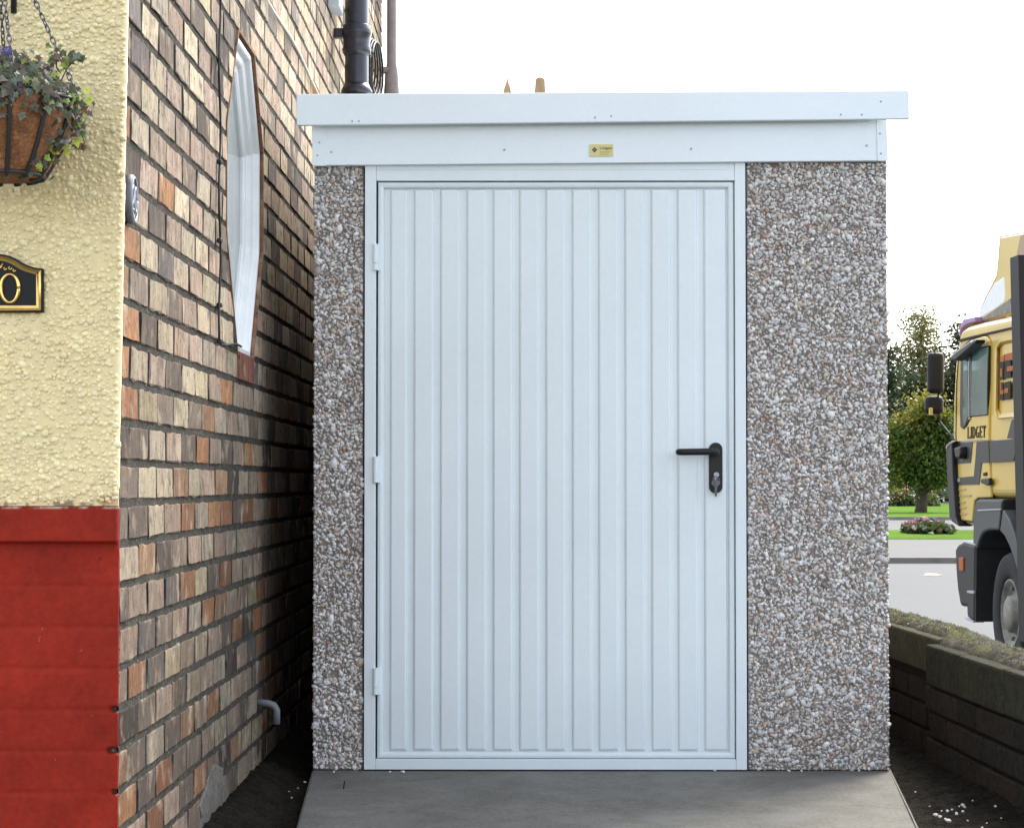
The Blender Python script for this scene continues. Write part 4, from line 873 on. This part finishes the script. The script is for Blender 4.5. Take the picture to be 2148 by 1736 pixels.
for o_ in (-.115, -2.1): g = MB(); side(g, outer, o_, .05); g.build('side_fin', M['cream'], dfl, bevel=.02)
g = MB(); side(g, [(2106, 580), (2108.5, 622), (2106, 634), (2086, 649), (2049, 670), (2055, 653), (2064, 632), (2076, 610), (2086, 594)], -.112, .02); g.build('sky_glare_panel', M['white_paint'], dfl, bevel=.006)  # white sheet stands in for glaring sky at the deflector's side
g = MB(); side(g, [(2106, 636), (2119, 626), (2122, 655), (2060, 672), (2052, 673)], -.108, .02); g.build('shaded_base_patch', M['rim'], dfl)  # brown sheet paints the shade on the deflector's inner base
g = MB(); side(g, [(2141, 494), (2172, 486), (2172, 600), (2131, 600), (2133, 530)], -.110, .02); g.build('shade_panel', M['amber_shade'], dfl)  # browner sheet paints a shaded part of the cream deflector
# upright post behind the cab, chassis, flat bed and rear axle
g = MB()
pa, pb = tp_(2127, 539, .16), tp_(2146, 1345, .16)
g.prism([pa+TD*.05-TN*.04, pa-TD*.20-TN*.04, pa-TD*.20+TN*.02, pa+TD*.05+TN*.02], pb-pa); g.build('headboard_post', M['post'], truck, bevel=.008)
ub, _ = inv(2165, 1000)
g = MB(); 
def ubox(mb, u0, u1, z0, z1, o0, o1): mb.prism([uz(u0, z0, o0), uz(u1, z0, o0), uz(u1, z1, o0), uz(u0, z1, o0)], -TN*(o0-o1))
ubox(g, -7.4, 1.3, .62, .95, -.75, -.85); ubox(g, -7.4, 1.3, .62, .95, -1.6, -1.7); g.build('chassis', M['black_plastic'], truck)
g = MB(); ubox(g, -7.6, ub-.35, 1.0, 1.2, 0, -2.4); ubox(g, ub-.42, ub-.35, 1.2, 2.3, 0, -2.4); g.build('flat_bed', M['trim'], truck, bevel=.01)
wheel(-4.8, truck)

# ================================================================== GREEN BEYOND: trees, beds, cars
def tree(name, label, base, crowns, nleaf, lsize, pal, trunk, group=None, clump=.35, droop=0, seed=0, limbs=6, dens=55, sunlit_pal=None, tip=0):
    r = np.random.default_rng(seed); root = thing(name, label, 'tree', base[:], group)
    mb = MB(); b = Vector(base); pr = random.Random(seed)
    mb.tube([b+Vector((dx, dy, h)) for dx, dy, h, _ in trunk], [q_[3] for q_ in trunk], 10)
    fork = b+Vector(trunk[-2][:3]) if len(trunk) > 2 else b+Vector(trunk[-1][:3])
    for k in range(limbs):
        c = crowns[k % len(crowns)]; e = b+Vector((c[0]+pr.uniform(-.6, .6)*c[3], c[1]+pr.uniform(-.6, .6)*c[4], c[2]+pr.uniform(-.3, .6)*c[5])); rr0 = trunk[-2][3]*.5
        mb.tube([fork, fork.lerp(e, .5)+Vector((pr.uniform(-.2, .2), 0, .25)), e], [rr0, rr0*.6, rr0*.15], 6)
    mb.build('trunk', M['bark'], root, True)
    vol = np.array([c[3]*c[4]*c[5] for c in crowns]); nc = max(30, nleaf//dens)
    ci = r.choice(len(crowns), nc, p=vol/vol.sum()); cr_ = np.array(crowns)
    d = r.normal(size=(nc, 3)); d /= np.linalg.norm(d, axis=1)[:, None]; d *= (r.random((nc, 1))**.42)
    cc_ = cr_[ci, :3]+d*cr_[ci, 3:6]
    li = r.integers(0, nc, nleaf); sz = clump*(.5+r.random(nc))
    P = cc_[li]+r.normal(size=(nleaf, 3))*sz[li, None]*np.array([1, 1, .7])
    if droop: P[:, 2] -= droop*r.random(nleaf)**2*1.0
    P += np.array(base)
    a = r.normal(size=(nleaf, 3)); a /= np.linalg.norm(a, axis=1)[:, None]; b_ = np.cross(a, r.normal(size=(nleaf, 3))); b_ /= np.linalg.norm(b_, axis=1)[:, None]
    s = lsize*(.6+.8*r.random((nleaf, 1))); 
    V = np.stack([P-a*s, P+b_*s*.6, P+a*s, P-b_*s*.6], 1).reshape(-1, 3)
    pl_ = np.array(pal); pk = pl_[r.integers(0, len(pl_), nc)]
    if sunlit_pal is not None: p2 = np.array(sunlit_pal); sel = r.random(nc) < np.clip((cc_[:, 2]-tip)/max(tip*.25, .1)-cc_[:, 0]*.25, 0, 1); pk[sel] = p2[r.integers(0, len(p2), nc)][sel]  # sunlight painted in: yellower palette on the high and left clumps
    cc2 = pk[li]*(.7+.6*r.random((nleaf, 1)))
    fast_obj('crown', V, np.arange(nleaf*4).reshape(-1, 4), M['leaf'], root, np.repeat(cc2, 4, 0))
    return root
LZ = ROAD+.235
tb = atZ(1931, 1074, LZ); s1 = tb.y+6.85; ppm = FPX/s1
mm = lambda px_: px_/ppm
tree('round_tree', 'small bushy green tree with its sunlit top coloured yellow-green on the mown green beside the truck', tb,
     [(mm(2), 0, mm(203), mm(36), mm(44), mm(48)), (mm(-34), 0, mm(146), mm(38), mm(42), mm(44)), (mm(40), 0, mm(160), mm(36), mm(42), mm(46)), (mm(2), .4, mm(140), mm(40), mm(40), mm(50)), (mm(-2), 0, mm(100), mm(62), mm(50), mm(34)), (mm(-50), 0, mm(70), mm(22), mm(30), mm(25)), (mm(48), 0, mm(70), mm(20), mm(30), mm(25))],
     27000, .085, [(.075, .125, .014), (.055, .10, .014), (.12, .165, .016), (.045, .075, .013), (.15, .17, .02), (.17, .16, .025)],
     [(0, 0, -.1, .30), (.05, 0, mm(14), .25), (.1, 0, mm(45), .22), (.2, 0, mm(72), .24), (.3, 0, mm(110), .1)], clump=.38, dens=210, seed=1, sunlit_pal=[(.20, .19, .02), (.16, .18, .02), (.23, .20, .03)], tip=mm(165))
def far_tree(name, label, x, ytop, Yd, pal, halfw, nleaf, lsize, clump, droop=0, seed=0, crowns=None, **k):
    zt3 = atY(x, ytop, Yd).z; b0 = Vector((atY(x, 1040, Yd).x, Yd, ROAD+.1)); H_ = zt3-b0.z; W_ = halfw*(Yd+6.85)/FPX
    cr = crowns or [(0, 0, H_*.80, W_*.55, W_*.6, H_*.20), (-W_*.35, 0, H_*.55, W_*.6, W_*.6, H_*.25), (W_*.4, 0, H_*.5, W_*.55, W_*.6, H_*.25), (0, 0, H_*.3, W_*.8, W_*.7, H_*.22)]
    cr = [tuple(c) for c in cr]
    return tree(name, label, b0, cr, nleaf, lsize, pal, [(0, 0, -.2, .35), (0, 0, H_*.3, .28), (.1, 0, H_*.6, .2), (.1, 0, H_*.92, .05)], clump=clump, droop=droop, seed=seed, **k)
OL = [(.18, .17, .05), (.22, .20, .07), (.12, .13, .04), (.25, .22, .08)]; DK = [(.028, .042, .018), (.038, .055, .02), (.022, .034, .014), (.05, .06, .025)]
far_tree('birch_tree', 'tall thin-leaved birch rising above the dark trees, sky showing through its crown', 1930, 655, 152, OL, 66, 15000, .10, .55, 1.9, 2, dens=110, crowns=[(.1, 0, 12.2, 1.2, 1.2, 2.0), (-1.2, 0, 10.2, 1.2, 1.2, 1.9), (1.3, 0, 10.0, 1.2, 1.2, 1.8), (-1.9, 0, 8.4, .8, .9, 1.5), (2.1, 0, 8.2, .8, .9, 1.4), (0, 0, 8.6, 1.4, 1.2, 2.1)])
far_tree('dark_tree', 'dark broad tree standing directly behind the bushy green tree', 1945, 762, 140, DK, 66, 14000, .14, .6, 0, 3, dens=140)
far_tree('dark_tree', 'dark tree half hidden by the right edge of the garage', 1862, 722, 145, DK, 34, 10000, .14, .6, .3, 4, dens=120)
far_tree('dark_tree', 'slender dark tree rising just behind the cab of the truck', 2022, 655, 140, [(.05, .055, .022), (.07, .07, .03), (.035, .045, .018)], 36, 9000, .13, .5, .5, 5)
far_tree('dark_tree', 'dark tree low behind the truck mirrors', 1992, 800, 160, DK, 50, 7000, .26, .7, 0, 6)
for sd, lab, x, yt in ((21, 'hedge tree beyond the garage roof line at the far road', 1700, 800), (22, 'hedge tree far behind the truck bed', 2300, 760)):
    far_tree('dark_tree', lab, x, yt, 170, DK, 80, 5000, .4, .9, 0, sd)
def bed(label, x0, x1, y, Z, h, cols, n, seed):
    r = np.random.default_rng(seed); a_, b_ = atZ(x0, y, Z), atZ(x1, y, Z); root = thing('flower_bed', label, 'flower bed', ((a_.x+b_.x)/2, a_.y, Z))
    for nm, cnt, pal, zz_, sz, mt in (('foliage', n, [(.05, .09, .02), (.075, .11, .03), (.04, .06, .02), (.10, .09, .05)], (0, .8), .10, 'leaf'), ('blooms', n//3, cols, (.35, 1.0), .065, 'flower')):
        t = r.random(cnt); P = np.stack([a_.x+(b_.x-a_.x)*t, a_.y+r.normal(0, .5, cnt), Z+h*(zz_[0]+(zz_[1]-zz_[0])*r.random(cnt))*(.55+.45*np.sin(np.pi*np.clip(t, .02, .98)))*(.6+.8*fbm(t*6, t*0, 3, seed))], -1)
        a = r.normal(size=(cnt, 3)); a /= np.linalg.norm(a, axis=1)[:, None]; c = np.cross(a, r.normal(size=(cnt, 3))); c /= np.linalg.norm(c, axis=1)[:, None]; s = sz*(.5+r.random((cnt, 1)))
        V = np.stack([P-a*s, P+c*s*.7, P+a*s, P-c*s*.7], 1).reshape(-1, 3); C_ = np.array(pal)[r.integers(0, len(pal), cnt)]
        o = fast_obj(nm, V, np.arange(cnt*4).reshape(-1, 4), M[mt], root, np.repeat(C_, 4, 0)); o['kind'] = 'stuff'
bed('low bed of pink and mauve flowers on the near grass verge', 1902, 1988, 1118, ROAD+.12, .42, [(.45, .10, .12), (.40, .16, .18), (.25, .20, .28), (.35, .30, .36)], 1500, 31)
bed('long flower bed with orange and yellow blooms at the far edge of the green', 1862, 1917, 1061, LZ, 1.0, [(.50, .20, .10), (.50, .36, .06), (.45, .30, .24)], 1800, 32)
bed('short clump of bed plants to the right of the tree trunk', 1945, 1966, 1061, LZ, .75, [(.40, .25, .15), (.30, .26, .10)], 700, 33)
def car(name, label, x, y, Yd, L, mt, rot=0):
    b0 = atY(x, y, Yd); b0.z = ROAD+.15; root = thing(name, label, 'car', b0[:])
    pr_ = [(-.5, .22), (-.5, .55), (-.42, .62), (-.27, .66), (-.16, .95), (.2, .98), (.36, .68), (.49, .60), (.5, .22)]
    m_ = MB(); H_ = 1.5; c, s = math.cos(rot), math.sin(rot); T = lambda u, v, z: Vector((b0.x+u*c-v*s, b0.y+u*s+v*c, b0.z+z))
    m_.prism([T(u*L, -.85, z*H_) for u, z in pr_], T(0, 1.7, 0)-T(0, 0, 0)); m_.build('body', M[mt], root, bevel=.08, seg=3)
    m_ = MB(); m_.prism([T(u*L, -.862, z*H_) for u, z in ((-.24, .67), (-.15, .91), (.18, .93), (.31, .68))], T(0, 1.724, 0)-T(0, 0, 0)); m_.build('windows', M['cab_glass'], root)
    for u in (-.32, .31):
        for v in (-.80, .80):
            m_ = MB(); m_.lathe(T(u*L, v-.1, .32), [(.32, 0), (.32, .2)], (T(1, 0, 0)-T(0, 0, 0), Vector((0, 0, 1)), T(0, 1, 0)-T(0, 0, 0)), 20); m_.build('wheel', M['tyre'], root)
car('parked_car', 'dark blue-grey car on the far road, mostly hidden by the truck cab', 1999, 1040, 150, 4.0, 'car', R(80))
car('parked_car', 'pale car on the far road, just showing at the edge of the garage', 1857, 1042, 175, 4.2, 'van', R(12))

# house far behind the garage: only its two chimney pots clear the garage roof
HYd = 34.0; c1, c2 = atY(1062, 190, HYd), atY(1133, 190, HYd)
hx = (c1.x+c2.x)/2; zr = c1.z
dh = thing('distant_house', 'house hidden behind the garage, only two buff chimney pots showing above its roof', 'house', (hx, HYd+3, ROAD))
g = MB(); g.cur = (.36, .2, .14); g.box(hx-4, hx+4, HYd-.6, HYd+7, ROAD, zr-2.6); g.build('wall', M['brick'], dh)
for wx_ in (-2.6, 1.5):
    for wz_ in (.9, 3.6):
        g = MB(); g.box(hx+wx_, hx+wx_+1.2, HYd-.64, HYd-.602, ROAD+wz_, ROAD+wz_+1.2); wf = g.build('window', M['white_paint'], dh)
        g = MB(); g.box(hx+wx_+.1, hx+wx_+1.1, HYd-.65, HYd-.641, ROAD+wz_+.1, ROAD+wz_+1.1); g.build('pane', M['cab_glass'], wf)
g = MB(); g.prism([(hx-4.4, HYd-1, zr-2.6), (hx-4.4, HYd+7.4, zr-2.6), (hx-4.4, HYd+3.2, zr-.9)], (8.8, 0, 0)); rf = g.build('roof', M['slate'], dh)
g = MB(); g.cur = (.36, .2, .14); g.box(c1.x-.28, c2.x+.28, HYd-.28, HYd+.28, zr-2.55, zr-.22); g.build('chimney', M['brick'], rf)
pw = (HYd+6.85)/FPX
g = MB(); g.lathe((c2.x, HYd, 0), [(15*pw, zr-.21), (13*pw, zr-.1), (11*pw, zr+8*pw), (10.5*pw, zr+20*pw), (9*pw, zr+25*pw), (5*pw, zr+27.5*pw)], n=14); g.build('chimney_pot', M['stonepot'], rf, True)
g = MB(); g.lathe((c1.x+.02, HYd, 0), [(12*pw, zr-.21), (9*pw, zr-.05), (7*pw, zr+6*pw), (3.5*pw, zr+15*pw), (1*pw, zr+26*pw)], n=12); g.build('chimney_pot', M['stonepot'], rf, True)
